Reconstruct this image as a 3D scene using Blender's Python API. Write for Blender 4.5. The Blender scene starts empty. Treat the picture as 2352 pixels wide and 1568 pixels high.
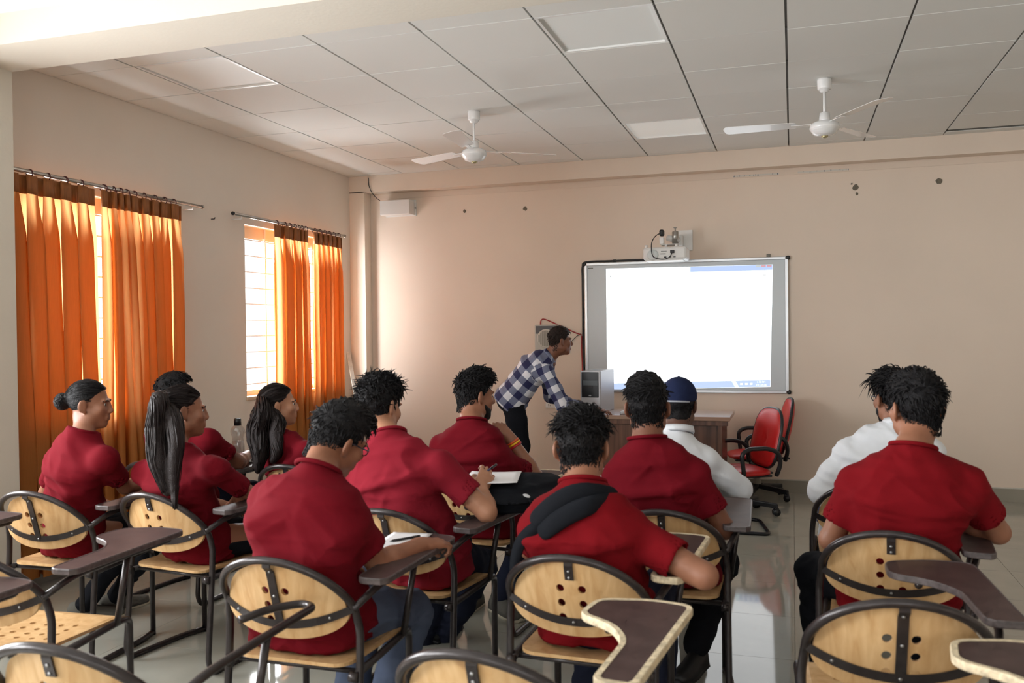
import bpy, bmesh, math, random
import numpy as np
from mathutils import Vector, Matrix
from mathutils.geometry import delaunay_2d_cdt

SC = bpy.context.scene
COL = SC.collection

# ------------------------------------------------------------------ camera
CAMZ = 1.445
F_PX, PITCH, ROLL, YAW = 2037.5, -0.0122, -0.0116, 0.3065
_fw = np.array([-math.sin(YAW)*math.cos(PITCH), math.cos(YAW)*math.cos(PITCH), math.sin(PITCH)])
_rt = np.array([math.cos(YAW), math.sin(YAW), 0.0]); _up = np.cross(_rt, _fw)
_c, _s = math.cos(ROLL), math.sin(ROLL)
RT = _c*_rt + _s*_up; UP = -_s*_rt + _c*_up
cd = bpy.data.cameras.new('camera'); cam = bpy.data.objects.new('camera', cd); COL.objects.link(cam)
cd.sensor_width = 36.0; cd.lens = F_PX/2352*36.0; cd.clip_start = 0.05; cd.clip_end = 100
cam.matrix_world = Matrix(((RT[0], UP[0], -_fw[0], 0), (RT[1], UP[1], -_fw[1], 0), (RT[2], UP[2], -_fw[2], CAMZ), (0, 0, 0, 1)))
SC.camera = cam
cd.dof.use_dof = True; cd.dof.focus_distance = 7.2; cd.dof.aperture_fstop = 4.5

# ------------------------------------------------------------------ world, daylight, exposure
world = bpy.data.worlds.new('world'); SC.world = world; world.use_nodes = True
bg = world.node_tree.nodes['Background']
bg.inputs['Color'].default_value = (0.93, 0.97, 1.0, 1); bg.inputs['Strength'].default_value = 2.2

def area(name, loc, size, rot, power, color=(1, .97, .93)):
    ld = bpy.data.lights.new(name, 'AREA'); ld.shape = 'RECTANGLE'; ld.size, ld.size_y = size
    ld.energy = power; ld.color = color
    o = bpy.data.objects.new(name, ld); COL.objects.link(o); o.location = loc; o.rotation_euler = rot
    return o
# daylight through the left-hand windows (two in view, three more further back) and unseen rear windows added for fill
HALF = math.pi/2
DAY = (0.96, 0.98, 1.0)
area('daylight_window', (-4.70, 4.65, 1.62), (1.4, 1.4), (0, -HALF, 0), 125, DAY)
area('daylight_window', (-4.70, 6.96, 1.62), (1.4, 1.55), (0, -HALF, 0), 230, DAY)
area('daylight_window', (-4.70, 2.20, 1.62), (1.4, 1.6), (0, -HALF, 0), 165, DAY)
area('daylight_window', (-4.70, -0.20, 1.62), (1.4, 1.6), (0, -HALF, 0), 190, DAY)
area('daylight_window', (-4.70, -2.60, 1.62), (1.4, 1.6), (0, -HALF, 0), 110, DAY)
area('daylight_window', (-1.60, -4.75, 1.62), (1.8, 1.4), (HALF, 0, 0), 40, DAY)
area('daylight_window', (1.80, -4.75, 1.62), (1.8, 1.4), (HALF, 0, 0), 40, DAY)

SC.view_settings.view_transform = 'Standard'
SC.view_settings.look = 'None'
SC.view_settings.gamma = 1.0
SC.view_settings.use_curve_mapping = False
SC.view_settings.exposure = 0.05
SC.cycles.use_denoising = True
SC.cycles.use_adaptive_sampling = True
SC.cycles.adaptive_threshold = 0.045
SC.cycles.adaptive_min_samples = 12
SC.cycles.max_bounces = 6
SC.cycles.diffuse_bounces = 4
SC.cycles.glossy_bounces = 3
SC.cycles.transparent_max_bounces = 12
SC.cycles.caustics_reflective = False
SC.cycles.caustics_refractive = False
SC.cycles.sample_clamp_indirect = 6.0

# ------------------------------------------------------------------ helpers
rng = np.random.default_rng(7)
def at(x, y, Y):
    """world point seen at photo pixel (x, y) on the plane at depth Y (room coordinates)"""
    d = _fw + RT*(x-1176)/F_PX - UP*(y-784)/F_PX
    p = d*(Y/d[1]); return np.array([p[0], p[1], p[2]+CAMZ])

def srgb(r, g, b):
    f = lambda v: (v/255/12.92) if v/255 <= .04045 else ((v/255+.055)/1.055)**2.4
    return (f(r), f(g), f(b), 1)

MATS = {}
def mat(name, col, rough=.6, metal=0, bump=None, var=None, spec=None, sheen=0, trans=0, emit=None, coat=0, coatr=.05, obj=True):
    """bump=(scale, strength[, stretch]); var=(scale, amount[, stretch]) tints the colour by noise"""
    if name in MATS: return MATS[name]
    m = bpy.data.materials.new(name); m.use_nodes = True; nt = m.node_tree; N = nt.nodes; L = nt.links
    b = N['Principled BSDF']
    b.inputs['Base Color'].default_value = col; b.inputs['Roughness'].default_value = rough; b.inputs['Metallic'].default_value = metal
    if spec is not None: b.inputs['Specular IOR Level'].default_value = spec
    if sheen: b.inputs['Sheen Weight'].default_value = sheen; b.inputs['Sheen Roughness'].default_value = .5
    if trans: b.inputs['Transmission Weight'].default_value = trans
    if coat: b.inputs['Coat Weight'].default_value = coat; b.inputs['Coat Roughness'].default_value = coatr
    if emit: b.inputs['Emission Color'].default_value = emit[0]; b.inputs['Emission Strength'].default_value = emit[1]
    if bump or var:
        tc = N.new('ShaderNodeTexCoord')
        def noise(sc, stretch, det=4):
            mp = N.new('ShaderNodeMapping'); L.new(tc.outputs['Object'], mp.inputs['Vector'])
            mp.inputs['Scale'].default_value = stretch or (1, 1, 1)
            nz = N.new('ShaderNodeTexNoise'); nz.inputs['Scale'].default_value = sc; nz.inputs['Detail'].default_value = det
            L.new(mp.outputs['Vector'], nz.inputs['Vector']); return nz
        if bump:
            nz = noise(bump[0], bump[2] if len(bump) > 2 else None)
            bp = N.new('ShaderNodeBump'); bp.inputs['Strength'].default_value = bump[1]; bp.inputs['Distance'].default_value = .01
            L.new(nz.outputs['Fac'], bp.inputs['Height']); L.new(bp.outputs['Normal'], b.inputs['Normal'])
        if var:
            nz = noise(var[0], var[2] if len(var) > 2 else None)
            mx = N.new('ShaderNodeMix'); mx.data_type = 'RGBA'
            k = var[1]
            mx.inputs[6].default_value = tuple(c*(1-k) for c in col[:3])+(1,)
            mx.inputs[7].default_value = tuple(min(1, c*(1+k)) for c in col[:3])+(1,)
            mr = N.new('ShaderNodeMapRange'); mr.inputs[1].default_value = .3; mr.inputs[2].default_value = .7
            L.new(nz.outputs['Fac'], mr.inputs[0]); L.new(mr.outputs[0], mx.inputs[0])
            L.new(mx.outputs[2], b.inputs['Base Color'])
    MATS[name] = m
    return m

def mesh_from(name, V, Fc, smooth=False, mats=None, idx=None):
    me = bpy.data.meshes.new(name)
    V = np.asarray(V, np.float64)
    me.from_pydata([tuple(v) for v in V] if len(V) < 5000 else V.tolist(), [], [tuple(f) for f in Fc] if not isinstance(Fc, np.ndarray) else Fc.tolist())
    for m in (mats or []): me.materials.append(m)
    if idx is not None: me.polygons.foreach_set('material_index', np.asarray(idx, np.int32))
    if smooth: me.polygons.foreach_set('use_smooth', np.ones(len(me.polygons), bool))
    me.update()
    return me

class MB:
    """collects shapes that make up ONE part"""
    def __init__(s): s.V = []; s.F = []; s.n = 0; s.sm = []
    def add(s, V, F, smooth=False):
        s.F += [tuple(i+s.n for i in f) for f in F]; s.V += [tuple(float(c) for c in v) for v in V]; s.n = len(s.V); s.sm += [smooth]*len(F); return s
    def box(s, lo, hi, bev=0.0):
        x0, y0, z0 = lo; x1, y1, z1 = hi
        if bev <= 0:
            V = [(x, y, z) for z in (z0, z1) for y in (y0, y1) for x in (x0, x1)]
            return s.add(V, [(0, 2, 3, 1), (4, 5, 7, 6), (0, 1, 5, 4), (2, 6, 7, 3), (0, 4, 6, 2), (1, 3, 7, 5)])
        bm = bmesh.new(); bmesh.ops.create_cube(bm, size=1)
        for v in bm.verts: v.co = Vector(((x0+x1)/2+v.co.x*(x1-x0), (y0+y1)/2+v.co.y*(y1-y0), (z0+z1)/2+v.co.z*(z1-z0)))
        bmesh.ops.bevel(bm, geom=bm.edges[:], offset=bev, segments=2, profile=.5, affect='EDGES')
        bm.verts.index_update()
        V = [v.co[:] for v in bm.verts]; F = [[v.index for v in f.verts] for f in bm.faces]; bm.free()
        return s.add(V, F)
    def tube(s, pts, r, seg=8, caps=True, closed=False, smooth=True):
        P = np.asarray(pts, float); n = len(P)
        r = np.broadcast_to(np.asarray(r, float), (n,))
        if closed: T = np.roll(P, -1, 0)-np.roll(P, 1, 0)
        else: T = np.gradient(P, axis=0)
        T /= np.linalg.norm(T, axis=1)[:, None]+1e-12
        u = np.cross(T[0], (0, 0, 1.)) if abs(T[0][2]) < .9 else np.cross(T[0], (1., 0, 0)); u /= np.linalg.norm(u)
        V = []
        for i in range(n):
            u = u-T[i]*(u@T[i]); u /= np.linalg.norm(u)+1e-12; w = np.cross(T[i], u)
            for k in range(seg):
                a = 2*math.pi*k/seg; V.append(P[i]+r[i]*(math.cos(a)*u+math.sin(a)*w))
        F = []
        m = n if closed else n-1
        for i in range(m):
            j = (i+1) % n
            for k in range(seg):
                k2 = (k+1) % seg; F.append((i*seg+k, i*seg+k2, j*seg+k2, j*seg+k))
        if caps and not closed:
            F.append(tuple(range(seg))[::-1]); F.append(tuple((n-1)*seg+k for k in range(seg)))
        return s.add(V, F, smooth)
    def lathe(s, prof, c=(0, 0, 0), seg=24, axis='z'):
        V = []; n = len(prof)
        for r, z in prof:
            for k in range(seg):
                a = 2*math.pi*k/seg; p = (r*math.cos(a), r*math.sin(a), z)
                if axis == 'y': p = (p[0], p[2], p[1])
                if axis == 'x': p = (p[2], p[0], p[1])
                V.append((c[0]+p[0], c[1]+p[1], c[2]+p[2]))
        F = []
        for i in range(n-1):
            for k in range(seg):
                k2 = (k+1) % seg; F.append((i*seg+k, i*seg+k2, (i+1)*seg+k2, (i+1)*seg+k))
        F.append(tuple(range(seg))[::-1]); F.append(tuple((n-1)*seg+k for k in range(seg)))
        return s.add(V, F, True)
    def ball(s, c, r, seg=12, rings=8):
        r = np.broadcast_to(np.asarray(r, float), (3,)); V = [(c[0], c[1], c[2]-r[2])]
        for i in range(1, rings):
            t = -math.pi/2+math.pi*i/rings
            for k in range(seg):
                a = 2*math.pi*k/seg; V.append((c[0]+r[0]*math.cos(t)*math.cos(a), c[1]+r[1]*math.cos(t)*math.sin(a), c[2]+r[2]*math.sin(t)))
        V.append((c[0], c[1], c[2]+r[2])); F = []
        for k in range(seg): F.append((0, 1+(k+1) % seg, 1+k))
        for i in range(rings-2):
            for k in range(seg):
                k2 = (k+1) % seg; a = 1+i*seg; F.append((a+k, a+k2, a+seg+k2, a+seg+k))
        a = 1+(rings-2)*seg
        for k in range(seg): F.append((a+k, a+(k+1) % seg, len(V)-1))
        return s.add(V, F, True)
    def prism(s, outline, z0, z1, holes=(), grid=None, warp=None, ax='z', smooth=False):
        """panel with holes: 2-D outline given in (a, b), thickness along the third axis"""
        V2, T = cdt(outline, holes, grid)
        n = len(V2); V = [(x, y, z0) for x, y in V2]+[(x, y, z1) for x, y in V2]
        F = [tuple(reversed(t)) for t in T]+[tuple(i+n for i in t) for t in T]
        cnt = {}
        for t in T:
            for a, b in zip(t, t[1:]+t[:1]): cnt[(a, b)] = 1
        for (a, b) in list(cnt):
            if (b, a) not in cnt: F.append((a, b, b+n, a+n))
        if ax == 'y': V = [(x, z, y) for x, y, z in V]; F = [f[::-1] for f in F]
        if ax == 'x': V = [(z, x, y) for x, y, z in V]
        if warp: V = [warp(*v) for v in V]
        return s.add(V, F, smooth)
    def xf(s, M):
        M = Matrix(M); s.V = [tuple(M @ Vector(v)) for v in s.V]; return s
    def mesh(s, name, m=None):
        me = mesh_from(name, s.V, s.F, mats=[m] if m else None)
        me.polygons.foreach_set('use_smooth', np.array(s.sm, bool)); me.update()
        return me
    def build(s, name, m=None, parent=None, loc=None):
        return link(name, s.mesh(name, m), parent, loc)

def cdt(outline, holes=(), grid=None):
    pts = [Vector(p) for p in outline]; edges = []; n = len(pts)
    edges += [(i, (i+1) % n) for i in range(n)]
    for h in holes:
        b = len(pts); pts += [Vector(p) for p in h]; m = len(h); edges += [(b+i, b+(i+1) % m) for i in range(m)]
    def inside(poly, x, y):
        c = False; j = len(poly)-1
        for i in range(len(poly)):
            xi, yi = poly[i]; xj, yj = poly[j]
            if (yi > y) != (yj > y) and x < (xj-xi)*(y-yi)/(yj-yi)+xi: c = not c
            j = i
        return c
    if grid:
        xs = [p[0] for p in outline]; ys = [p[1] for p in outline]
        bound = [tuple(p) for p in outline]+[tuple(p) for h in holes for p in h]
        B = np.array(bound)
        x = min(xs)+grid/2
        while x < max(xs):
            y = min(ys)+grid/2
            while y < max(ys):
                if inside(outline, x, y) and not any(inside(h, x, y) for h in holes) and np.min((B[:, 0]-x)**2+(B[:, 1]-y)**2) > (grid*.45)**2:
                    pts.append(Vector((x, y)))
                y += grid
            x += grid
    vs, es, fs, *_ = delaunay_2d_cdt(pts, edges, [], 0, 1e-7)
    V = [(v.x, v.y) for v in vs]; T = []
    for f in fs:
        cx = sum(V[i][0] for i in f)/len(f); cy = sum(V[i][1] for i in f)/len(f)
        if inside(outline, cx, cy) and not any(inside(h, cx, cy) for h in holes):
            a = sum(V[f[i]][0]*V[f[(i+1) % len(f)]][1]-V[f[(i+1) % len(f)]][0]*V[f[i]][1] for i in range(len(f)))
            T.append(tuple(f) if a > 0 else tuple(reversed(f)))
    return V, T

def circle(cx, cy, r, n=14): return [(cx+r*math.cos(2*math.pi*i/n), cy+r*math.sin(2*math.pi*i/n)) for i in range(n)]

def fillet(pts, r, n=5):
    """polyline with its corners rounded"""
    P = [np.asarray(p, float) for p in pts]; out = [P[0]]
    for i in range(1, len(P)-1):
        a, b, c = P[i-1], P[i], P[i+1]; u = a-b; v = c-b; lu, lv = np.linalg.norm(u), np.linalg.norm(v)
        d = min(r, lu*.48, lv*.48); p, q = b+u/lu*d, b+v/lv*d
        for k in range(n+1):
            t = k/n; out.append((1-t)**2*p+2*t*(1-t)*b+t*t*q)
    out.append(P[-1]); return np.array(out)

def smoothcurve(pts, n=8):
    P = np.asarray(pts, float); P = np.vstack([2*P[0]-P[1], P, 2*P[-1]-P[-2]]); out = []
    for i in range(1, len(P)-2):
        p0, p1, p2, p3 = P[i-1:i+3]
        for k in range(n):
            t = k/n; out.append(.5*((2*p1)+(-p0+p2)*t+(2*p0-5*p1+4*p2-p3)*t*t+(-p0+3*p1-3*p2+p3)*t**3))
    out.append(P[-2]); return np.array(out)

def link(name, data, parent=None, loc=None, rotz=None):
    o = bpy.data.objects.new(name, data); COL.objects.link(o)
    if parent is not None: o.parent = parent
    if loc is not None: o.location = tuple(float(c) for c in loc)
    if rotz is not None: o.rotation_euler = (0, 0, rotz)
    return o
def tag(o, label, cat, group=None):
    o['label'] = label; o['category'] = cat
    if group: o['group'] = group
    return o
def thing(name, label, cat, loc=(0, 0, 0), rotz=0, group=None):
    o = link(name, None, None, loc, rotz); o.empty_display_size = .1; return tag(o, label, cat, group)
def struct(o, label=None):
    o['kind'] = 'structure'
    if label: o['label'] = label
    return o

# ================================================================== the room
LW, FW, RW, BW, CZ = -4.21, 8.115, 4.6, -4.5, 2.994      # left wall, front wall, right wall, back wall, ceiling
PAINT = mat('peach_wall_paint', srgb(229, 213, 197), .75, bump=(60, .06), var=(1.3, .03))
PAINTL = mat('daylit_wall_paint', srgb(232, 222, 210), .75, bump=(60, .06), var=(1.3, .03))  # same peach paint, made paler to put the daylight into its colour
WHITE = mat('white_plaster', srgb(218, 211, 198), .75, bump=(50, .08), var=(2, .02))
GROUT = mat('tile_grout', srgb(128, 122, 112), .8)
TILE = mat('vitrified_floor_tile', srgb(166, 165, 155), .055, bump=(3, .004), var=(5, .05), spec=.6)
SKIRT = mat('skirting_tile', srgb(150, 145, 133), .2, var=(4, .06))
CTILE = mat('ceiling_tile_board', srgb(228, 228, 224), .85, bump=(160, .05), var=(1, .02))
DARKGAP = mat('ceiling_void', srgb(70, 68, 64), .9)
ALU = mat('aluminium', srgb(205, 208, 212), .32, .85)
BLACKP = mat('black_plastic', srgb(24, 24, 27), .4)
WHITEP = mat('white_plastic', srgb(232, 232, 230), .35)
CREAMF = mat('cream_window_frame', srgb(214, 190, 160), .5)

# floor
fl = struct(MB().box((LW-.2, BW-.2, -.16), (RW+.2, FW+.2, -.012)).build('floor', GROUT), 'glossy beige tiled classroom floor')
xs = [LW]+[x for x in np.arange(-4.2, 2.5, .6) if x > LW+.02]
ys = [1.02+.6*i for i in range(12)]+[FW]
ftile = {}
for i in range(len(xs)-1):
    for j in range(len(ys)-1):
        a, b, c, d = xs[i], xs[i+1], ys[j], ys[j+1]
        k = (round(b-a, 3), round(d-c, 3))
        if min(k) < .02: continue
        if k not in ftile: ftile[k] = MB().box((.001, .001, -.012), (k[0]-.001, k[1]-.001, 0)).mesh('floor_tile', TILE)
        link('floor_tile', ftile[k], fl, (a, c, 0))
o = MB().box((xs[-1]+.001, BW, -.012), (RW, FW, 0)).box((LW, BW, -.012), (xs[-1], 1.019, 0)).build('floor_tile', TILE, fl)
o['kind'] = 'stuff'

# walls
def wall_openings(wins): return [[(a, z0), (b, z0), (b, z1), (a, z1)] for a, b, z0, z1 in wins]
WZ = (.93, 2.33)
LWINS = [(3.93, 5.33), (6.185, 7.74), (1.4, 3.0), (-1.0, .6), (-3.4, -1.8)]
m = MB().prism([(BW, 0), (FW+.2, 0), (FW+.2, CZ+.3), (BW, CZ+.3)], LW-.22, LW, wall_openings([(a, b)+WZ for a, b in LWINS]), ax='x')
struct(m.build('wall_left', PAINTL), 'peach wall with curtained windows, daylight painted into its paler colour')
m = MB().prism([(LW-.2, 0), (RW+.2, 0), (RW+.2, CZ+.3), (LW-.2, CZ+.3)], BW-.2, BW, wall_openings([(-2.5, -.7)+WZ, (.9, 2.7)+WZ]), ax='y')
struct(m.build('wall_back', PAINTL))
struct(MB().box((RW, BW, 0), (RW+.2, FW+.2, CZ+.3)).build('wall_right', PAINT))
wf = struct(MB().box((LW, FW, 0), (RW, FW+.2, 2.84)).build('wall_front', PAINT), 'peach painted front wall behind the board')
struct(MB().box((LW, 7.975, 2.832), (RW, FW+.2, CZ+.2)).build('trim_1', PAINT), 'peach painted beam along the top of the front wall')
struct(MB().box((LW, 7.975, 0), (-4.045, FW, 2.84)).build('trim_2', PAINT), 'peach painted corner pilaster beside the window')
struct(MB().box((-4.04, FW-.006, 2.772), (RW, FW, 2.826), .002).build('trim_3', mat('pale_casing', srgb(222, 206, 190), .6)), 'pale cable casing strip under the beam')
struct(MB().box((LW, 3.34, 2.845), (RW, 3.70, CZ+.2)).build('trim_4', WHITE), 'white plastered ceiling beam crossing the room')
struct(MB().box((LW, 3.335, 0), (-3.93, 3.70, 2.85)).build('trim_5', WHITE), 'white plastered pillar at the left wall')
# skirting tiles
b = struct(MB().box((-4.045, FW-.008, 0), (RW, FW, .112)).build('baseboard_front', SKIRT), 'grey tiled skirting along the front wall')
SK = MB().box((.001, -.004, 0), (.598, 0, .108)).mesh('skirting_tile', SKIRT)
for i in range(11): link('skirting_tile', SK, b, (-4.2+.6*i+.16, FW-.008, 0))
MB().box((-4.045, FW-.016, .108), (RW, FW, .118), .002).build('ledge', mat('pale_ledge', srgb(205, 200, 190), .4), b)
struct(MB().box((LW, 3.70, 0), (LW+.012, 7.975, .112)).build('baseboard_left', SKIRT), 'grey tiled skirting along the window wall')
# plaster patches and nail holes on the front wall
PATCH = mat('grey_filler', srgb(112, 105, 92), .9, var=(80, .3))
for px, py, r in ((1067, 485, .016), (1206, 479, .022), (1965, 430, .026), (2157, 416, .026), (1956, 422, .008), (2025, 978, .010), (1968, 445, .012)):
    p = at(px, py, FW); n = 11
    ol = [(p[0]+r*(.75+.4*rng.random())*math.cos(2*math.pi*i/n), p[2]+r*(.75+.4*rng.random())*math.sin(2*math.pi*i/n)) for i in range(n)]
    MB().prism(ol, FW-.004, FW, ax='y').build('plaster_patch', PATCH, wf)
for a, b_ in (((1684, 404), (1790, 397)), ((1832, 395), (1950, 386))):
    p, q = at(*a, FW-.008), at(*b_, FW-.008)
    mm = mat('printed_strip', srgb(205, 200, 190), .6)
    if not mm.get('done'):
        mm['done'] = 1; nt = mm.node_tree; N = nt.nodes; tc = N.new('ShaderNodeTexCoord'); mp = N.new('ShaderNodeMapping'); mp.inputs['Scale'].default_value = (90, 1, 14)
        nz = N.new('ShaderNodeTexNoise'); nz.inputs['Scale'].default_value = 1; cr = N.new('ShaderNodeValToRGB')
        cr.color_ramp.elements[0].position = .56; cr.color_ramp.elements[0].color = srgb(208, 203, 194); cr.color_ramp.elements[1].position = .62; cr.color_ramp.elements[1].color = srgb(95, 100, 110)
        nt.links.new(tc.outputs['Object'], mp.inputs[0]); nt.links.new(mp.outputs[0], nz.inputs['Vector']); nt.links.new(nz.outputs[0], cr.inputs[0]); nt.links.new(cr.outputs[0], N['Principled BSDF'].inputs['Base Color'])
    MB().box((p[0], FW-.009, 2.781), (q[0], FW-.006, 2.795)).build('printed_strip', mm, wf)

# ceiling: suspended grid with separate boards
ce = struct(MB().box((LW, 3.70, CZ+.03), (RW, 7.98, CZ+.08)).build('ceiling', DARKGAP), 'white suspended tile ceiling')
struct(MB().box((LW, BW, CZ), (RW, 3.34, CZ+.08)).build('ceiling_rear', CTILE), 'white ceiling behind the cross beam')
gx = [-3.6211+.6*k for k in range(-1, 11)]
gy = [3.70]+[4.2535+.6*j for j in range(0, 7)]+[7.975]
LIGHTS = {(5, 1), (5, 5), (1, 1)}
cmesh = {}
for i in range(len(gx)-1):
    for j in range(len(gy)-1):
        if (i, j) in LIGHTS: continue
        a, b_ = gx[i]+.006, gx[i+1]-.006; c, d = gy[j]+.0035, gy[j+1]-.0035
        if i == 0: a = LW+.004
        if i == 9 and j == 6: d -= .085
        k = (round(b_-a, 3), round(d-c, 3))
        if k not in cmesh: cmesh[k] = MB().box((0, 0, 0), (k[0], k[1], .016)).mesh('ceiling_tile', CTILE)
        link('ceiling_tile', cmesh[k], ce, (a, c, CZ+.0004*((i*7+j*3) % 5)))
o = MB().box((gx[-1]+.006, 3.70, CZ), (RW, 7.975, CZ+.016)).build('ceiling_tile', CTILE, ce); o['kind'] = 'stuff'
RUN = mat('grid_runner', srgb(96, 93, 88), .6)
for x in gx[1:]: MB().box((x-.005, 3.70, CZ+.012), (x+.005, 7.975, CZ+.03)).build('grid_runner', RUN, ce)
GREY = mat('grid_cross', srgb(120, 118, 112), .6)
for y in gy[1:-1]: MB().box((LW, y-.002, CZ+.006), (gx[-1], y+.002, CZ+.03)).build('grid_cross_tee', GREY, ce)
DIFF = mat('light_diffuser', srgb(238, 241, 239), .6)
DIFFON = mat('light_diffuser_bright', srgb(250, 252, 250), .3, emit=((.95, 1, .98, 1), .12))
for n, ((i, j), lab) in enumerate({(5, 1): 'square recessed ceiling light panel nearest the cross beam, above the room centre', (5, 5): 'square recessed ceiling light panel nearest the front wall', (1, 1): 'square recessed ceiling light panel closest to the window wall'}.items()):
    t = thing('ceiling_light', lab, 'ceiling light', ((gx[i]+gx[i+1])/2, (gy[j]+gy[j+1])/2, CZ), 0, 'ceiling light panels')
    f = MB(); h = .294
    for lo, hi in (((-h, -h, 0), (h, -h+.016, .03)), ((-h, h-.016, 0), (h, h, .03)), ((-h, -h+.016, 0), (-h+.016, h-.016, .03)), ((h-.016, -h+.016, 0), (h, h-.016, .03))): f.box(lo, hi)
    f.build('frame', WHITEP, t); MB().box((-h+.016, -h+.016, .010), (h-.016, h-.016, .02)).build('diffuser', DIFFON if (i, j) == (5, 5) else DIFF, t)

# windows
BARM = mat('window_grille_paint', srgb(214, 196, 190), .5)
GLASS = bpy.data.materials.new('clear_window_glass'); GLASS.use_nodes = True
_n = GLASS.node_tree.nodes; _l = GLASS.node_tree.links; _n.remove(_n['Principled BSDF'])
_t = _n.new('ShaderNodeBsdfTransparent'); _g = _n.new('ShaderNodeBsdfGlossy'); _g.inputs['Roughness'].default_value = .02; _mx = _n.new('ShaderNodeMixShader'); _mx.inputs[0].default_value = .06
_l.new(_t.outputs[0], _mx.inputs[1]); _l.new(_g.outputs[0], _mx.inputs[2]); _l.new(_mx.outputs[0], _n['Material Output'].inputs[0])
def window(n, y0, y1, lab=None):
    z0, z1 = WZ; w = link('window_%d' % n, None, None, (LW, (y0+y1)/2, z0)); w.empty_display_size = .1; struct(w, lab)
    h = (y1-y0)/2; H = z1-z0
    f = MB()
    for lo, hi in (((-.17, -h, 0), (-.08, -h+.045, H)), ((-.17, h-.045, 0), (-.08, h, H)), ((-.17, -h, H-.1), (-.08, h, H)), ((-.17, -h, 0), (-.08, h, .045)), ((-.15, -.02, .045), (-.10, .02, H-.1))): f.box(lo, hi)
    f.build('window_frame', CREAMF, w)
    MB().box((-.22, -h-.01, -.025), (.015, h+.01, .004), .004).build('window_sill', CREAMF, w)
    MB().box((-.128, -h+.045, .045), (-.124, -.02, H-.1)).build('pane', GLASS, w)
    MB().box((-.138, .02, .045), (-.134, h-.045, H-.1)).build('pane', GLASS, w)
    br = MB().tube([(-.06, -h, 0), (-.06, h, 0)], .0055, 6).mesh('grille_bar', BARM); z = .10
    while z < H-.05: link('grille_bar', br, w, (0, 0, z)); z += .132
    for yy in (-h*.5, h*.5): MB().box((-.068, yy-.008, 0), (-.062, yy+.008, H)).build('grille_upright', BARM, w)
window(1, *LWINS[0], 'grilled window behind the near pair of orange curtains'); window(2, *LWINS[1], 'grilled window with half its panes left uncovered by curtains')

# curtain rods and curtains
STEEL = mat('rod_steel', srgb(190, 186, 180), .25, .9)
RINGM = mat('maroon_ring', srgb(84, 30, 34), .4)
ZR = 2.378
def rod(y0, y1, lab):
    t = thing('curtain_rod', lab, 'curtain rod', (LW+.085, (y0+y1)/2, ZR), 0, 'curtain rods'); h = (y1-y0)/2
    MB().tube([(0, -h, 0), (0, h, 0)], .0125, 12).build('rod', STEEL, t)
    for s in (-1, 1):
        MB().tube([(0, s*h, 0), (0, s*(h+.014), 0)], .0145, 12).build('end_cap', BLACKP if (s < 0 and y0 > 5.8) else STEEL, t)
        MB().tube([(0, s*(h-.1), 0), (0, s*(h-.1), -.03), (-.085, s*(h-.1), -.03)], .005, 6).build('bracket', WHITEP, t)
rod(3.68, 5.53, 'steel curtain rod over the window nearest the pillar'); rod(5.92, 7.70, 'steel curtain rod over the window nearest the front corner')

def curtain_mat(name, dif, tr):
    m = bpy.data.materials.new(name); m.use_nodes = True; N = m.node_tree.nodes; L = m.node_tree.links; N.remove(N['Principled BSDF'])
    tc = N.new('ShaderNodeTexCoord'); mp = N.new('ShaderNodeMapping'); mp.inputs['Scale'].default_value = (40, 160, 5); nz = N.new('ShaderNodeTexNoise'); nz.inputs['Scale'].default_value = 2; nz.inputs['Detail'].default_value = 5
    L.new(tc.outputs['Object'], mp.inputs[0]); L.new(mp.outputs[0], nz.inputs['Vector'])
    d = N.new('ShaderNodeBsdfDiffuse'); t = N.new('ShaderNodeBsdfTranslucent'); g = N.new('ShaderNodeBsdfGlossy'); g.inputs['Roughness'].default_value = .45; g.inputs['Color'].default_value = (.9, .6, .35, 1)
    for sh, c in ((d, dif), (t, tr)):
        mx = N.new('ShaderNodeMix'); mx.data_type = 'RGBA'; mx.inputs[6].default_value = tuple(v*.8 for v in c[:3])+(1,); mx.inputs[7].default_value = tuple(min(1, v*1.15) for v in c[:3])+(1,)
        L.new(nz.outputs[0], mx.inputs[0]); L.new(mx.outputs[2], sh.inputs['Color'])
    m1 = N.new('ShaderNodeMixShader'); m1.inputs[0].default_value = .40; L.new(d.outputs[0], m1.inputs[1]); L.new(t.outputs[0], m1.inputs[2])
    m2 = N.new('ShaderNodeMixShader'); m2.inputs[0].default_value = .04; L.new(m1.outputs[0], m2.inputs[1]); L.new(g.outputs[0], m2.inputs[2])
    L.new(m2.outputs[0], N['Material Output'].inputs[0]); return m
CURT = curtain_mat('orange_curtain_cloth', srgb(192, 126, 68), srgb(246, 180, 116))
HEADM = mat('brown_curtain_header', srgb(150, 92, 44), .6, bump=(90, .15, (1, 3, .3)), var=(30, .2, (1, 4, .4)))

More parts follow.
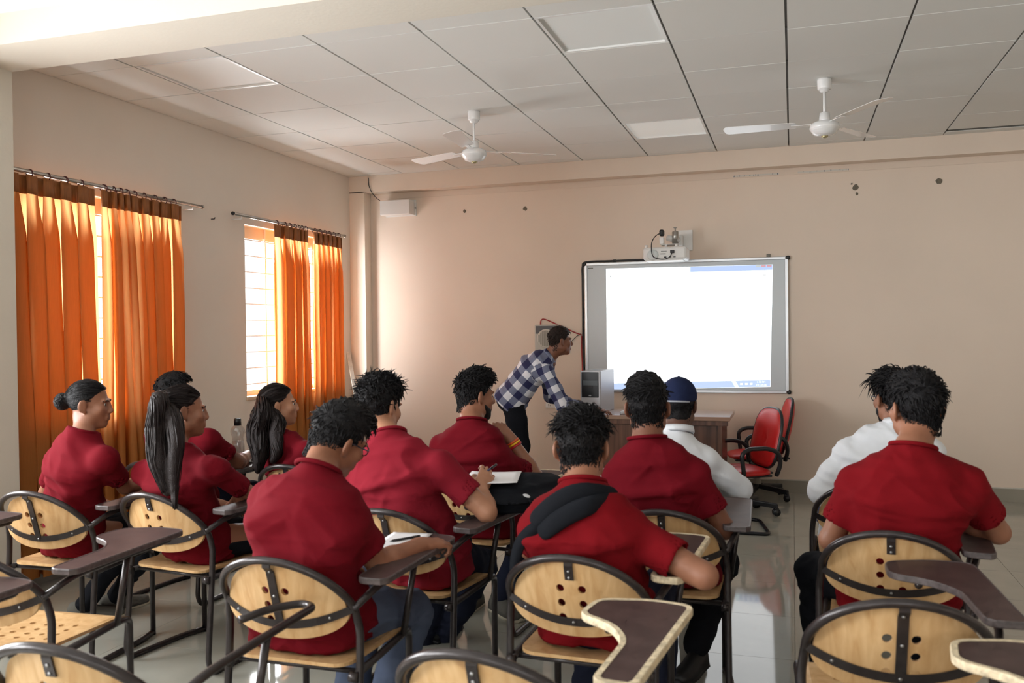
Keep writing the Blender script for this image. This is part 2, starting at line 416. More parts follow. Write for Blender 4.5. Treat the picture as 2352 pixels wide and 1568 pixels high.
def curtain(lab, spans, zb, seed):
    """spans: (y at top start, end, y at bottom start, end, pleats, depth) laid side by side into one curtain"""
    r = np.random.default_rng(seed); zt = ZR-.022; hh = .105
    y00 = spans[0][0]; t = thing('curtain', lab, 'curtain', (LW+.085, y00, 0), 0, 'pleated orange curtains')
    S = []
    for (a, b, a2, b2, n, dep) in spans:
        m = n*18; u = np.linspace(0, 1, m, endpoint=False)
        ph = u*n*2*math.pi+.25*np.sin(u*n*1.7+seed)
        for uu, p in zip(u, ph): S.append((uu, p, a, b, a2, b2, n, dep))
    S.append((1, S[-1][1], *S[-1][2:]))
    nz = 30; zs = np.concatenate([[zt, zt-hh*.5, zt-hh], np.linspace(zt-hh, zb, nz)[1:]])
    jit = {i: r.normal(0, 1) for i in range(40)}
    grid = np.zeros((len(zs), len(S), 3))
    for i, z in enumerate(zs):
        f = min(1, max(0, (zt-z)/(zt-zb))); g = min(1, max(.42, .42+1.2*(zt-hh-z)/.5))
        for k, (u, p, a, b, a2, b2, n, dep) in enumerate(S):
            y = (a+(b-a)*u)*(1-f)+(a2+(b2-a2)*u)*f; pitch = (b-a)/n
            q = int(p/(2*math.pi)); J = jit.get(q, 0)
            fold = dep*(1+.25*J)*g
            x = fold*(math.sin(p)+.22*math.sin(2*p+J)) + .012*math.sin(3*z+p*.5+seed)*f
            y += -pitch*.42*g*math.sin(2*p)*min(1, dep/.03) + .006*math.sin(2.3*z+p+J)*f
            grid[i, k] = (x, y-y00, z)
    def sheet(i0, i1):
        G = grid[i0:i1+1]; R, C = G.shape[:2]; V = G.reshape(-1, 3)
        F = [(a*C+k, a*C+k+1, (a+1)*C+k+1, (a+1)*C+k) for a in range(R-1) for k in range(C-1)]
        return V, F
    V, F = sheet(2, len(zs)-1); link('drape', mesh_from('drape', V, F, True, [CURT]), t)
    V, F = sheet(0, 2); V2 = V.copy(); V2[:, 0] += .004; n = len(V); C = len(S)
    F2 = F+[tuple(i+n for i in reversed(f)) for f in F]+[(k, k+n, k+1+n, k+1) for k in range(C-1)]+[(2*C+k, 2*C+k+1, 2*C+k+1+n, 2*C+k+n) for k in range(C-1)]
    link('header_band', mesh_from('header', np.vstack([V, V2]), F2, True, [HEADM]), t)
    ring = [(0.0225*math.cos(q), 0, .0225*math.sin(q)) for q in np.linspace(0, 2*math.pi, 16, endpoint=False)]
    rm = MB().tube(ring, .0035, 6, closed=True).mesh('curtain_ring', RINGM)
    for (a, b, a2, b2, n, dep) in spans:
        for q in range(n): o = link('curtain_ring', rm, t, (0, a+(b-a)*(q+.25)/n-y00, ZR-.008)); o.rotation_euler = (r.normal(0, .1), 0, r.normal(0, .2))
    return t
curtain('wide orange curtain hanging beside the white pillar', [(3.704, 4.469, 3.783, 4.508, 6, 0.032)], .07, 1)
curtain('orange curtain with a bunched brown fold, left of the bare wall between windows', [(4.537, 4.626, 4.528, 4.645, 1, 0.03), (4.626, 4.802, 4.645, 4.920, 3, 0.05), (4.802, 5.292, 4.920, 5.263, 5, 0.034)], .07, 2)
curtain('orange curtain beside the uncovered window half', [(6.478, 6.625, 6.468, 6.605, 1, 0.025), (6.625, 6.782, 6.605, 6.791, 2, 0.045), (6.782, 7.027, 6.791, 7.076, 4, 0.033)], .07, 3)
curtain('orange curtain next to the corner pilaster', [(7.125, 7.644, 7.085, 7.673, 6, 0.034)], .07, 4)

p_ = at(485, 503, 5.3); k_ = LW/p_[0]; p_ = np.array([LW, p_[1]*k_, CAMZ+(p_[2]-CAMZ)*k_])
tag(MB().tube([(0, 0, 0), (.03, 0, 0), (.034, 0, .012)], .004, 6).build('wall_hook', BLACKP, None, p_), 'small dark nail in the bare wall between the curtained windows', 'hook')

# ================================================================== tablet-arm chairs
TUBE = mat('dark_brown_tube_paint', srgb(52, 46, 46), .28, .25, bump=(200, .04), var=(25, .15))
def ply_mat():
    m = bpy.data.materials.new('varnished_plywood'); m.use_nodes = True; N = m.node_tree.nodes; L = m.node_tree.links; b = N['Principled BSDF']
    tc = N.new('ShaderNodeTexCoord'); oi = N.new('ShaderNodeObjectInfo'); mp = N.new('ShaderNodeMapping'); mp.inputs['Scale'].default_value = (22, 22, 2.2)
    ad = N.new('ShaderNodeVectorMath'); ad.operation = 'ADD'; L.new(tc.outputs['Object'], ad.inputs[0]); L.new(oi.outputs['Random'], ad.inputs[1])
    L.new(ad.outputs[0], mp.inputs[0])
    nz = N.new('ShaderNodeTexNoise'); nz.inputs['Scale'].default_value = 1.5; nz.inputs['Detail'].default_value = 6; nz.inputs['Distortion'].default_value = .6
    L.new(mp.outputs[0], nz.inputs['Vector'])
    cr = N.new('ShaderNodeValToRGB'); e = cr.color_ramp.elements; e[0].position = .3; e[0].color = srgb(190, 148, 98); e[1].position = .7; e[1].color = srgb(216, 180, 132)
    L.new(nz.outputs[0], cr.inputs[0])
    n2 = N.new('ShaderNodeTexNoise'); n2.inputs['Scale'].default_value = 7; n2.inputs['Detail'].default_value = 3; L.new(ad.outputs[0], n2.inputs['Vector'])
    mr = N.new('ShaderNodeMapRange'); mr.inputs[1].default_value = .68; mr.inputs[2].default_value = .8; L.new(n2.outputs[0], mr.inputs[0])
    mx = N.new('ShaderNodeMix'); mx.data_type = 'RGBA'; mx.inputs[7].default_value = srgb(120, 84, 52); L.new(mr.outputs[0], mx.inputs[0]); L.new(cr.outputs[0], mx.inputs[6])
    L.new(mx.outputs[2], b.inputs['Base Color']); b.inputs['Roughness'].default_value = .38; return m
PLY = ply_mat()
BOARD = mat('dark_laminate', srgb(74, 58, 56), .45, bump=(30, .03), var=(14, .18), spec=.25)
EDGE = mat('dark_board_edge', srgb(82, 74, 74), .4, var=(60, .35))
EDGEW = mat('chipped_white_board_edge', srgb(206, 190, 160), .7, bump=(120, .4), var=(55, .3))
BOLT = mat("zinc_bolt", srgb(150, 150, 150), .35, .9)
RT_ = .0125

def arch(t, w=.222):
    s = math.sin(t); return (w*math.cos(t), .025-.13*s**.9 if s > 0 else .025, .613+.160*s)
def back_y(x, z):     # surface the plywood and straps follow (bowed and leaning)
    q = max(0., 1-(x/.235)**2); return .027-.062*q-.30*max(-.12, z-.60)*(.35+.65*q)
# one continuous tube: right runner, rear leg, arch, rear leg, left runner
pa = [arch(math.pi*k/28) for k in range(29)]
side = [(.205, .44, .013), (.232, .34, .013), (.240, .02, .013), (.236, .0, .06), (.232, .036, .44), (.232, .040, .54), (.2235, .026, .60)]
right = fillet(side, .06); left = [(-x, y, z) for x, y, z in right[::-1]]
FRAME = MB().tube(np.vstack([right, pa[1:-1], left]), RT_, 10).mesh('tube_frame', TUBE)
rail = {}
for s in (-1, 1):
    rail[s] = MB().tube(fillet([(s*.222, .015, .405), (s*.222, .40, .425), (s*.205, .445, .40), (s*.205, .445, .0)], .05), RT_, 10).mesh('seat_rail', TUBE)
CROSS = {'rear': MB().tube([(-.215, .06, .405), (.215, .06, .405)], .009, 8).mesh('cross_bar', TUBE), 'front': MB().box((-.205, .40, .404), (.205, .425, .414)).mesh('cross_bar', TUBE)}
def strap_mesh():
    m = MB(); V = []; n = 22
    for k in range(n+1):
        x = -.222+.444*k/n; q = 1-(x/.222)**2
        for dz in (-.013, .013):
            z = .613-.052*q+dz; y = back_y(x, z)-.009
            V += [(x, y-.002, z), (x, y+.002, z)]
    F = []
    for k in range(n):
        a = 4*k; b = a+4; F += [(a, b, b+2, a+2), (a+1, a+3, b+3, b+1), (a, a+1, b+1, b), (a+2, b+2, b+3, a+3)]
    F += [(0, 2, 3, 1), (4*n, 4*n+1, 4*n+3, 4*n+2)]
    return m.add(V, F).mesh('back_strap', TUBE)
STRAP = strap_mesh()
def tab_mesh(zb):
    V = []; n = 12
    for k in range(n+1):
        z = .768+(zb-.768)*k/n
        for x in (-.0135, .0135):
            y = (back_y(x, min(z, .745))-.010) if k > 1 else -.105
            V += [(x, y-.002, z), (x, y+.003, z)]
    F = []
    for k in range(n):
        a = 4*k; b = a+4; F += [(a, a+2, b+2, b), (a+1, b+1, b+3, a+3), (a, b, b+1, a+1), (a+2, a+3, b+3, b+2)]
    F += [(0, 1, 3, 2), (4*n, 4*n+2, 4*n+3, 4*n+1)]
    return MB().add(V, F).mesh('back_tab', TUBE)
TAB = {False: tab_mesh(.70), True: tab_mesh(.562)}
def back_mesh(dx):
    ol = []
    for k in range(33):
        t = math.pi*k/32; ol.append((.205*math.cos(t), .612+.142*math.sin(t)))
    for k in range(1, 32):
        t = math.pi*k/32; ol.append((-.212*math.cos(t), .607-.095*math.sin(t)**.85))
    holes = [circle(x+dx, z, .0125, 12) for z in (.670, .622, .574) for x in (-.034, .034)]
    return MB().prism(ol, -.0055, .0055, holes, grid=.024, ax='y', warp=lambda x, y, z: (x, y+back_y(x, z), z), smooth=False)
BACK = back_mesh(0).mesh('backrest', PLY); 
def seat_mesh():
    ol = []
    for cx, cy, a0, r in ((.175, .39, 0, .035), (-.175, .39, 90, .035), (-.14, .07, 180, .06), (.14, .07, 270, .06)):
        for k in range(7):
            a = math.radians(a0+90*k/6); ol.append((cx+r*math.cos(a), cy+r*math.sin(a)))
    holes = [circle(x, y, .011, 10) for y in (.14, .185, .23, .275) for x in (-.12, -.06, 0, .06, .12)]
    w = lambda x, y, z: (x, y, z+.429-.014*math.cos(min(1, abs(x)/.21)*math.pi/2)*math.sin(max(0, min(1, y/.42))*math.pi)-.02*max(0, (y-.36)/.065)**2)
    return MB().prism(ol, 0, .011, holes, grid=.035, warp=w)
SEAT = seat_mesh().mesh('seat', PLY)
TOL = fillet([(.30, .04, 0), (.318, .06, 0), (.322, .63, 0), (.20, .645, 0), (.055, .60, 0), (.045, .455, 0), (.155, .395, 0), (.212, .30, 0), (.215, .04, 0), (.30, .04, 0)], .045)[:-1]
TOL = [(x, y) for x, y, z in TOL][:]
def off(pts, d):
    P = np.array(pts); n = len(P); o = []
    A = .5*sum(P[i][0]*P[(i+1) % n][1]-P[(i+1) % n][0]*P[i][1] for i in range(n)); s = 1 if A > 0 else -1
    for i in range(n):
        t = P[(i+1) % n]-P[i-1]; t /= np.linalg.norm(t)+1e-9; o.append(P[i]+s*d*np.array([-t[1], t[0]]))
    return [tuple(p) for p in o]
def board_meshes(edge, w):
    inner = off(TOL, w); n = len(TOL)
    top = MB().prism(inner, .682, .700).mesh('writing_board', BOARD)
    V = []; 
    prof = ((TOL, .684), (TOL, .698), (off(TOL, .002), .7012), (inner, .7012), (inner, .681), (off(TOL, .002), .681))
    for ring, z in prof: V += [(x, y, z) for x, y in ring]
    F = [(a*n+i, a*n+(i+1) % n, ((a+1) % 6)*n+(i+1) % n, ((a+1) % 6)*n+i) for a in range(6) for i in range(n)]
    return top, MB().add(V, F).mesh('board_edge', edge)
BOARDS = {'dark': board_meshes(EDGE, .006), 'worn': board_meshes(EDGEW, .016)}
ARM = MB().tube(fillet([(.229, .005, .615), (.262, .10, .662), (.270, .30, .668), (.272, .60, .668), (.225, .625, .668), (.16, .56, .668), (.13, .45, .668)], .05), .0115, 9).mesh('board_support', TUBE)
POST = MB().tube([(.232, .345, .425), (.268, .36, .664)], .0115, 9).mesh('support_post', TUBE)
BOLTM = MB().lathe([(.0048, 0), (.0045, -.002), (.002, -.003)], axis="y", seg=8).mesh("bolt", BOLT)
FOOTM = MB().tube([(0, 0, 0), (.026, 0, 0)], .016, 10).mesh('bolt_cap', TUBE)

def tablet_chair(lab, x, y, rz, full=False, board='dark', group='tablet-arm chairs'):
    t = thing('tablet_chair', lab, 'chair', (x, y, 0), rz, group)
    link('tube_frame', FRAME, t)
    for s in (-1, 1): link('seat_rail', rail[s], t); link('bolt_cap', FOOTM, t, (s*.222-(.013 if s > 0 else .013), .015, .405))
    link('cross_bar', CROSS['rear'], t); link('cross_bar', CROSS['front'], t)
    st = link('back_strap', STRAP, t)
    for bx in (-.16, 0, .16):
        z = .613-.052*(1-(bx/.222)**2); link('bolt', BOLTM, st, (bx, back_y(bx, z)-.011, z))
    tb = link('back_tab', TAB[full], t)
    for z in ((.735, .655) if full else (.728, .708)): link('bolt', BOLTM, tb, (0, back_y(0, z)-.012, z))
    link('backrest', BACK, t); link('seat', SEAT, t)
    link('board_support', ARM, t); link('support_post', POST, t)
    if board:
        bt = link('writing_board', BOARDS[board][0], t); link('board_edge', BOARDS[board][1], bt)
    return t
CH = {}
for key, lab, x, y, rz, full, board in (
    ('C1', 'tablet chair under the girl with the hair bun, beside the curtain', -3.145, 3.089, .033, True, 'dark'),
    ('C2', 'tablet chair under the girl with the long ponytail', -2.590, 3.182, -.118, False, 'dark'),
    ('C5', 'tablet chair under the boy in grey-blue trousers writing', -1.492, 2.380, -.008, True, 'dark'),
    ('C8', 'tablet chair under the boy with a black strap across his back', -.636, 2.635, -.05, False, 'worn'),
    ('C12', 'tablet chair under the boy in red nearest the right wall', .309, 3.20, -.10, False, 'dark'),
    ('C6', 'tablet chair under the curly-haired boy writing on a backpack', -1.466, 3.118, -.12, True, 'dark'),
    ('C11', 'tablet chair under the bearded student in a white shirt on the right', .308, 4.14, -.02, False, 'dark'),
    ('C9', 'tablet chair under the boy in red in front of the capped student', -.470, 3.36, .037, False, 'dark'),
    ('P3', 'tablet chair under the boy half hidden behind the ponytail', -3.24, 3.955, -.05, False, 'dark'),
    ('P4', 'tablet chair under the girl with loose wavy hair', -2.45, 4.02, -.10, False, 'dark'),
    ('P7', 'tablet chair with chipped board edge under the boy resting his chin on his hand', -1.50, 3.96, -.10, False, 'worn'),
    ('P10', 'tablet chair under the student in the navy cap', -.66, 3.98, -.04, False, 'worn'),
    ('E6', 'empty tablet chair with a full-height centre strap, at the right front corner of the picture', .249, 2.433, .056, True, 'dark'),
    ('E5', 'empty tablet chair with a white chipped board edge, at the bottom centre', -.637, 1.82, -.10, False, 'worn'),
    ('E2', 'empty chair with a bare bent arm tube and no writing board', -1.555, 1.611, .03, False, None),
    ('E1', 'empty tablet chair with a white-chipped board corner at the left edge', -2.50, 2.20, .055, False, 'dark'),
    ('E3', 'tablet chair cut off by the left edge, board beside the pillar', -3.40, 2.30, .0, False, 'dark'),
    ('E4', 'tablet chair cut off by the left edge, nearest the camera', -2.52, 1.50, .0, False, 'dark'),
    ('E7', 'tablet chair cut off by the bottom right corner, only its board showing',   .265, 1.72, -.05, False, 'worn'),
):
    CH[key] = tablet_chair(lab, x, y, rz, full, board)

# ------------------------------------------------------------------ cantilever chair seen only by its floor loop
t = thing('cantilever_chair', 'chair whose black tubular floor loop shows beside the red office chairs', 'chair', (-.62, 6.62, 0), 0)
GLOSSB = mat('black_gloss_tube', srgb(26, 27, 34), .25, .3)
MB().tube(fillet([(-.30, -.20, .80), (-.26, -.225, .43), (-.1, -.235, .43), (.06, -.235, .40), (-.12, -.235, .012), (.46, -.235, .012), (.37, .23, .012), (-.12, .23, .012), (.06, .23, .40), (-.1, .23, .43), (-.26, .225, .43), (-.30, .20, .80)], .06), .013, 10).build('tube_frame', GLOSSB, t)
MB().box((-.27, -.22, .43), (.07, .22, .47), .015).build('seat', BLACKP, t)
MB().box((-.33, -.21, .55), (-.295, .21, .80), .012).build('backrest', BLACKP, t)

# ================================================================== ceiling fans
FANW = mat('fan_white_enamel', srgb(236, 236, 236), .22, coat=.5)
BRASS = mat('brass_cap', srgb(190, 180, 140), .3, .8)
def fan(lab, x, y, a0):
    t = thing('ceiling_fan', lab, 'ceiling fan', (x, y, CZ), a0, 'ceiling fans')
    MB().lathe([(.044, 0), (.044, -.012), (.042, -.058), (.040, -.064), (.030, -.066), (.028, -.078), (.014, -.084)], seg=24).build('canopy', FANW, t)
    MB().tube([(0, 0, -.07), (0, 0, -.27)], .009, 10).build('down_rod', FANW, t)
    MB().lathe([(.014, -.205), (.030, -.212), (.034, -.25), (.038, -.27)], seg=20).build('lower_canopy', FANW, t)
    m = MB().lathe([(.03, -.262), (.060, -.266), (.082, -.278), (.090, -.300), (.090, -.310), (.086, -.313), (.086, -.318), (.082, -.322), (.078, -.328), (.066, -.344), (.042, -.353), (.02, -.355)], seg=32).build('motor', FANW, t)
    MB().lathe([(.022, -.352), (.020, -.362), (.008, -.367)], seg=16).build('brass_cap', BRASS, m)
    iron = MB().box((.06, -.016, -.282), (.20, .016, -.278), .001).mesh('blade_iron', FANW)
    ol = fillet([(.17, -.045, 0), (.60, -.062, 0), (.62, .02, 0), (.60, .062, 0), (.17, .045, 0), (.17, -.045, 0)], .03)[:-1]
    bl = MB().prism([(p[0], p[1]) for p in ol], -.2775, -.275, warp=lambda u, v, w: (u, v, w+v*.17)).mesh('blade', FANW)
    for k in range(3):
        o = link('blade', bl, t); o.rotation_euler = (0, 0, 2*math.pi*k/3)
        link('blade_iron', iron, o)
fan('white ceiling fan above the left of the room', -2.134, 5.91, .62)
fan('white ceiling fan above the right of the whiteboard', .20, 5.902, 1.05)

# ================================================================== whiteboard and projection
def tracer(name, lab, cat, pts, r, m, parent=None, n=6):
    o = MB().tube(smoothcurve(pts, n), r, 7).build(name, m, parent)
    return tag(o, lab, cat) if lab else o
bx0, bx1, bz0, bz1 = -1.845, -.033, .868, 2.064
wb = thing('whiteboard', 'aluminium-framed whiteboard with a projected white computer window', 'whiteboard', ((bx0+bx1)/2, FW, bz0), 0)
hw, H = (bx1-bx0)/2, bz1-bz0
MB().box((-hw+.02, -.022, .02), (hw-.02, -.004, H-.02)).build('board_surface', mat('whiteboard_enamel', srgb(204, 214, 220), .28), wb)
for lo, hi in (((-hw+.02, -.030, 0), (hw-.02, 0, .026)), ((-hw+.02, -.030, H-.026), (hw-.02, 0, H)), ((-hw, -.030, .02), (-hw+.026, 0, H-.02)), ((hw-.026, -.030, .02), (hw, 0, H-.02))):
    MB().box(lo, hi, .004).build('frame_rail', ALU, wb)
for sx in (-1, 1):
    for zz in (.012, H-.012): MB().box((sx*hw-.018, -.034, zz-.018), (sx*hw+.018, .0, zz+.018), .012).build('corner_cap', BLACKP, wb)
for px in (1412, 1765):
    p = at(px, 597, FW); MB().box((p[0]-(bx0+bx1)/2-.016, -.012, H-.005), (p[0]-(bx0+bx1)/2+.016, 0, H+.028), .004).build('hanging_bracket', mat('grey_bracket', srgb(120, 116, 108), .5, .5), wb)
MB().box((-hw+.032, -.0228, H-.052), (-hw+.082, -.022, H-.044)).build('maker_print', mat('grey_print', srgb(110, 116, 112), .6), wb)
def emis(name, col, s, extra=None):
    return mat(name, (.02, .02, .02, 1), .5, emit=(col, s))
SCRW = emis('projected_white', srgb(250, 253, 255), 1.9)
BLUEP = emis('projected_blue', srgb(196, 216, 255), 1.0); BLUET = emis('projected_title_blue', srgb(190, 212, 255), .95)
CYANP = emis('projected_streak', srgb(222, 250, 255), 1.3); REDP = emis('projected_red', srgb(226, 168, 178), .9); GREYP = emis('projected_grey', srgb(205, 212, 214), .9); TXTP = emis('projected_text', srgb(240, 250, 255), 1.5)
ox = (bx0+bx1)/2
def quad(a, b, c, d, y): return MB().add([(p[0]-ox, y, p[2]-bz0) for p in (a, b, c, d)]+[(p[0]-ox, y+.0006, p[2]-bz0) for p in (a, b, c, d)], [(0, 1, 2, 3), (7, 6, 5, 4), (0, 4, 5, 1), (1, 5, 6, 2), (2, 6, 7, 3), (3, 7, 4, 0)])
S = {k: at(*p, FW-.022) for k, p in dict(tl=(1392, 617), tr=(1775, 607.5), br=(1769.5, 888), bl=(1395, 896)).items()}
def scr(u, v): return (S['bl']*(1-u)+S['br']*u)*(1-v)+(S['tl']*(1-u)+S['tr']*u)*v
def panel(name, u0, v0, u1, v1, m, lay, par, skew=0): return quad(scr(u0+skew, v0), scr(u1+skew, v0), scr(u1, v1), scr(u0, v1), -.0226-.0008*lay).build(name, m, par)
im = panel('projected_image', 0, 0, 1, 1, SCRW, 0, wb)
panel('title_bar', .52, .957, .999, .999, BLUET, 1, im); panel('title_bar_glow', .47, .957, .52, .999, CYANP, 1, im)
for k, (a, b, m) in enumerate(((.905, .93, GREYP), (.935, .96, REDP), (.966, .993, REDP))): panel('window_button', a, .982, b, .997, m, 2, im)
tb = panel('task_bar', .001, .002, .999, .055, BLUEP, 1, im)
panel('task_bar_streak', .77, .003, .795, .055, CYANP, 2, im, .022)
for a in (.822, .852, .880): panel('tray_icon', a, .02, a+.015, .036, TXTP, 2, im)
panel('menu_icon', .024, .928, .034, .942, GREYP, 1, im); panel('ribbon_icon', .945, .912, .962, .924, GREYP, 1, im)
for txt, v in (('1:13 PM', .034), ('3/31/2018', .010)):
    c = bpy.data.curves.new('clock_text', 'FONT'); c.body = txt; c.size = .023; c.align_x = 'CENTER'; c.extrude = .0003
    tmp = bpy.data.objects.new('tmp', c); COL.objects.link(tmp); bpy.context.view_layer.update(); me = bpy.data.meshes.new_from_object(tmp.evaluated_get(bpy.context.evaluated_depsgraph_get())); bpy.data.objects.remove(tmp); bpy.data.curves.remove(c)
    me.materials.clear(); me.materials.append(TXTP); p = scr(.945, v); o = link('clock_text', me, im, (p[0]-ox, -.0246, p[2]-bz0)); o.rotation_euler = (HALF, 0, 0)

# ================================================================== wall projector on its arm
PY = 7.66
pa_, pb_ = at(1477, 600, PY), at(1576, 562, PY)
pw, ph = pb_[0]-pa_[0], pb_[2]-pa_[2]
pj = thing('projector', 'white short-throw projector hanging over the whiteboard', 'projector', ((pa_[0]+pb_[0])/2, PY, pa_[2]), 0)
MB().box((-pw/2, 0, .008), (pw/2, .26, ph-.01), .018).build('body', WHITEP, pj)
MB().box((-pw/2+.02, -.006, .0), (pw/2-.03, .2, .012), .004).build('base_rim', WHITEP, pj)
MB().lathe([(.048, -.004), (.046, -.010), (.03, -.012)], c=(-pw/2+.085, .0, ph*.40), axis='y', seg=28).build('round_cover', mat('projector_panel', srgb(212, 220, 220), .35), pj)
PT = mat('port_black', srgb(34, 36, 40), .5)
for u, v, w, h_ in ((-.07, .055, .022, .010), (-.07, .030, .024, .010), (.005, .030, .024, .010), (.085, .030, .020, .007), (.048, .030, .012, .008)): MB().box((u-w/2, -.003, v-h_/2), (u+w/2, .004, v+h_/2), .001).build('port', PT, pj)
MB().box((-.035, -.002, .055), (.01, .002, .062)).build('maker_print', mat('grey_print', srgb(110, 116, 112)), pj)
MB().box((-.03, -.002, .078), (.02, .002, .083)).build('maker_print', mat('grey_print', srgb(110, 116, 112)), pj)
for u in (-pw/2+.025, .01, .10): MB().tube([(u, .03, ph-.02), (u, .03, ph+.012)], .012, 10).build('mount_foot', WHITEP, pj)
pk = MB().box((.05, -.016, .062), (.085, .0, .088), .003).build('power_connector', BLACKP, pj)
mt = thing('projector_mount', 'white wall plate and adjustable arm carrying the projector', 'bracket', (pj.location.x, FW, pa_[2]), 0)
q0, q1 = at(1548, 577, FW), at(1591, 528, FW); mxo = pj.location.x
MB().box((q0[0]-mxo, -.012, q0[2]-pa_[2]), (q1[0]-mxo, 0, q1[2]-pa_[2]), .003).build('wall_plate', WHITEP, mt)
cx = (q0[0]+q1[0])/2-mxo; z1 = ph+.085
MB().box((cx-.06, -.14, z1-.06), (cx+.005, -.012, z1+.04), .01).build('arm_socket', WHITEP, mt)
MB().tube([(cx-.03, -.12, z1-.01), (.02, PY+.12-FW, z1-.01)], .026, 10).build('arm', WHITEP, mt)
MB().lathe([(.028, -.055), (.028, .045), (.022, .05), (.006, .052), (.006, .075), (.016, .078), (.016, .084)], c=(.075, PY+.15-FW, z1), seg=18).build('clamp_knob', mat('steel_knob', srgb(170, 168, 164), .3, .8), mt)
MB().box((-.04, PY+.06-FW, ph+.012), (.10, PY+.2-FW, ph+.02), .002).build('tilt_plate', WHITEP, mt)
MB().box((-.045, PY+.02-FW, ph+.018), (-.01, PY+.08-FW, ph+.075), .003).build('socket_box', WHITEP, mt)
MB().box((-.045, PY+.0-FW, ph+.085), (-.005, PY+.06-FW, ph+.14), .012).build('plug', BLACKP, mt)
P0 = np.array(pj.location)
tracer('projector_cable', 'thin black power cable looping down the projector back', 'cable', [P0+np.array(v) for v in ((-.035, .01, ph+.11), (-.075, -.02, ph+.08), (-.105, -.03, ph+.02), (-.10, -.03, .05), (-.06, -.03, .018), (.0, -.03, .01), (.05, -.03, .03), (.066, -.016, .066))], .0042, BLACKP)

# ================================================================== cables, switchboard, speaker, box on the front wall
BLK = mat('black_cable', srgb(30, 28, 30), .5); REDC = mat('red_cable', srgb(168, 44, 44), .5)
F = lambda x, y, d=.012: at(x, y, FW-d)
tracer('board_cable', 'thick black cable running up the left edge of the whiteboard', 'cable', [F(1343, 870), F(1340, 800), F(1339, 720), F(1338, 640), F(1338, 613), F(1346, 602), F(1400, 599.5), F(1450, 597.5), F(1500, 596)], .009, BLK)
tracer('red_cable', 'red cable running from the wall speaker to the whiteboard edge', 'cable', [F(1241, 745), F(1243, 735), F(1252, 733), F(1280, 745), F(1320, 763), F(1336, 769)], .0055, REDC)
tracer('red_cable', 'red cable dropping down beside the whiteboard to the computer', 'cable', [F(1336, 771), F(1336, 800), F(1337, 830), F(1338, 870)], .0055, REDC)
tracer('thin_cable', 'thin dark cable branching off beside the head of the man in checks', 'cable', [F(1312, 785), F(1322, 774), F(1334, 766)], .003, BLK)
p0, p1 = F(1234, 805, 0), F(1286, 745, 0)
sp = thing('wall_speaker', 'grey wall speaker with a round slotted grille', 'speaker', ((p0[0]+p1[0])/2, FW, p0[2]), 0)
sw, sh = (p1[0]-p0[0])/2, p1[2]-p0[2]
MB().box((-sw, -.085, 0), (sw, 0, sh), .008).build('cabinet', mat('speaker_grey', srgb(186, 184, 176), .5), sp)
MB().box((-sw+.012, -.089, sh*.66), (sw-.012, -.084, sh-.012), .002).build('top_panel', mat('speaker_dark', srgb(84, 86, 90), .5), sp)
g = MB().lathe([(.088, -.084), (.088, -.092), (.08, -.094)], c=(0, 0, sh*.47), axis='y', seg=32).build('grille_ring', mat('speaker_light', srgb(200, 198, 190), .5), sp)
for k in range(-4, 5):
    hh = math.sqrt(max(.0, .076**2-(k*.0165)**2)); MB().box((k*.0165-.0062, -.0955, sh*.47-hh), (k*.0165+.0062, -.0935, sh*.47+hh)).build('grille_slat', mat('grille_slat', srgb(150, 148, 138), .6), g)
p0, p1 = F(1254, 936, 0), F(1303, 920, 0)
sb = thing('switchboard', 'white switch and socket plate low on the front wall', 'switchboard', (p0[0], FW, p0[2]), 0)
w = p1[0]-p0[0]; h = p1[2]-p0[2]
MB().box((0, -.012, 0), (w, 0, h), .003).build('plate', WHITEP, sb)
for k in range(3): MB().box((w*(.08+.3*k), -.015, h*.15), (w*(.08+.3*k)+w*.24, -.011, h*.85), .001).build('socket' if k == 0 else 'switch', WHITEP, sb)
for dx, dz in ((.03, .5), (.03, .3), (.045, .3), (.03, .72), (.045, .6)): MB().box((dx-.003, -.0158, h*dz-.003), (dx+.003, -.0145, h*dz+.003)).build('socket_hole', BLACKP, sb)
pl = thing('plug', 'black plug with a hanging cord in the switchboard', 'plug', (p0[0]+w*.84, FW-.016, p0[2]+h*.5), 0)
MB().tube([(0, 0, 0), (0, -.045, 0)], .022, 12).build('plug_body', BLACKP, pl); MB().tube(smoothcurve([(0, -.04, -.01), (.02, -.05, -.08), (.05, -.05, -.2), (.06, -.03, -.5), (.06, -.02, -.72)]), .004, 6).build('cord', BLACKP, pl)
p0, p1 = at(872, 494, 7.96), at(939, 457, 7.96)
eb = thing('junction_box', 'white metal box mounted under the beam in the front corner', 'box', ((p0[0]+p1[0])/2, FW, p0[2]), 0)
w = (p1[0]-p0[0])/2; h = p1[2]-p0[2]
MB().box((-w, -.15, 0), (w, -.01, h), .004).build('cover', WHITEP, eb); MB().box((-w-.0, -.012, -.004), (w+.012, 0, h+.012)).build('back_plate', WHITEP, eb); MB().tube([(w+.008, -.012, h*.5), (w+.008, -.022, h*.5)], .008, 8).build('screw', mat('steel_knob', srgb(170, 168, 164), .3, .8), eb)
tracer('ceiling_cable', 'thin black cable drooping from the ceiling to the corner box', 'cable', [at(846, 408, 7.968), at(847, 425, 7.968), at(853, 440, 7.966), at(862, 452, 7.966), at(873, 461, 7.966)], .0035, BLK)
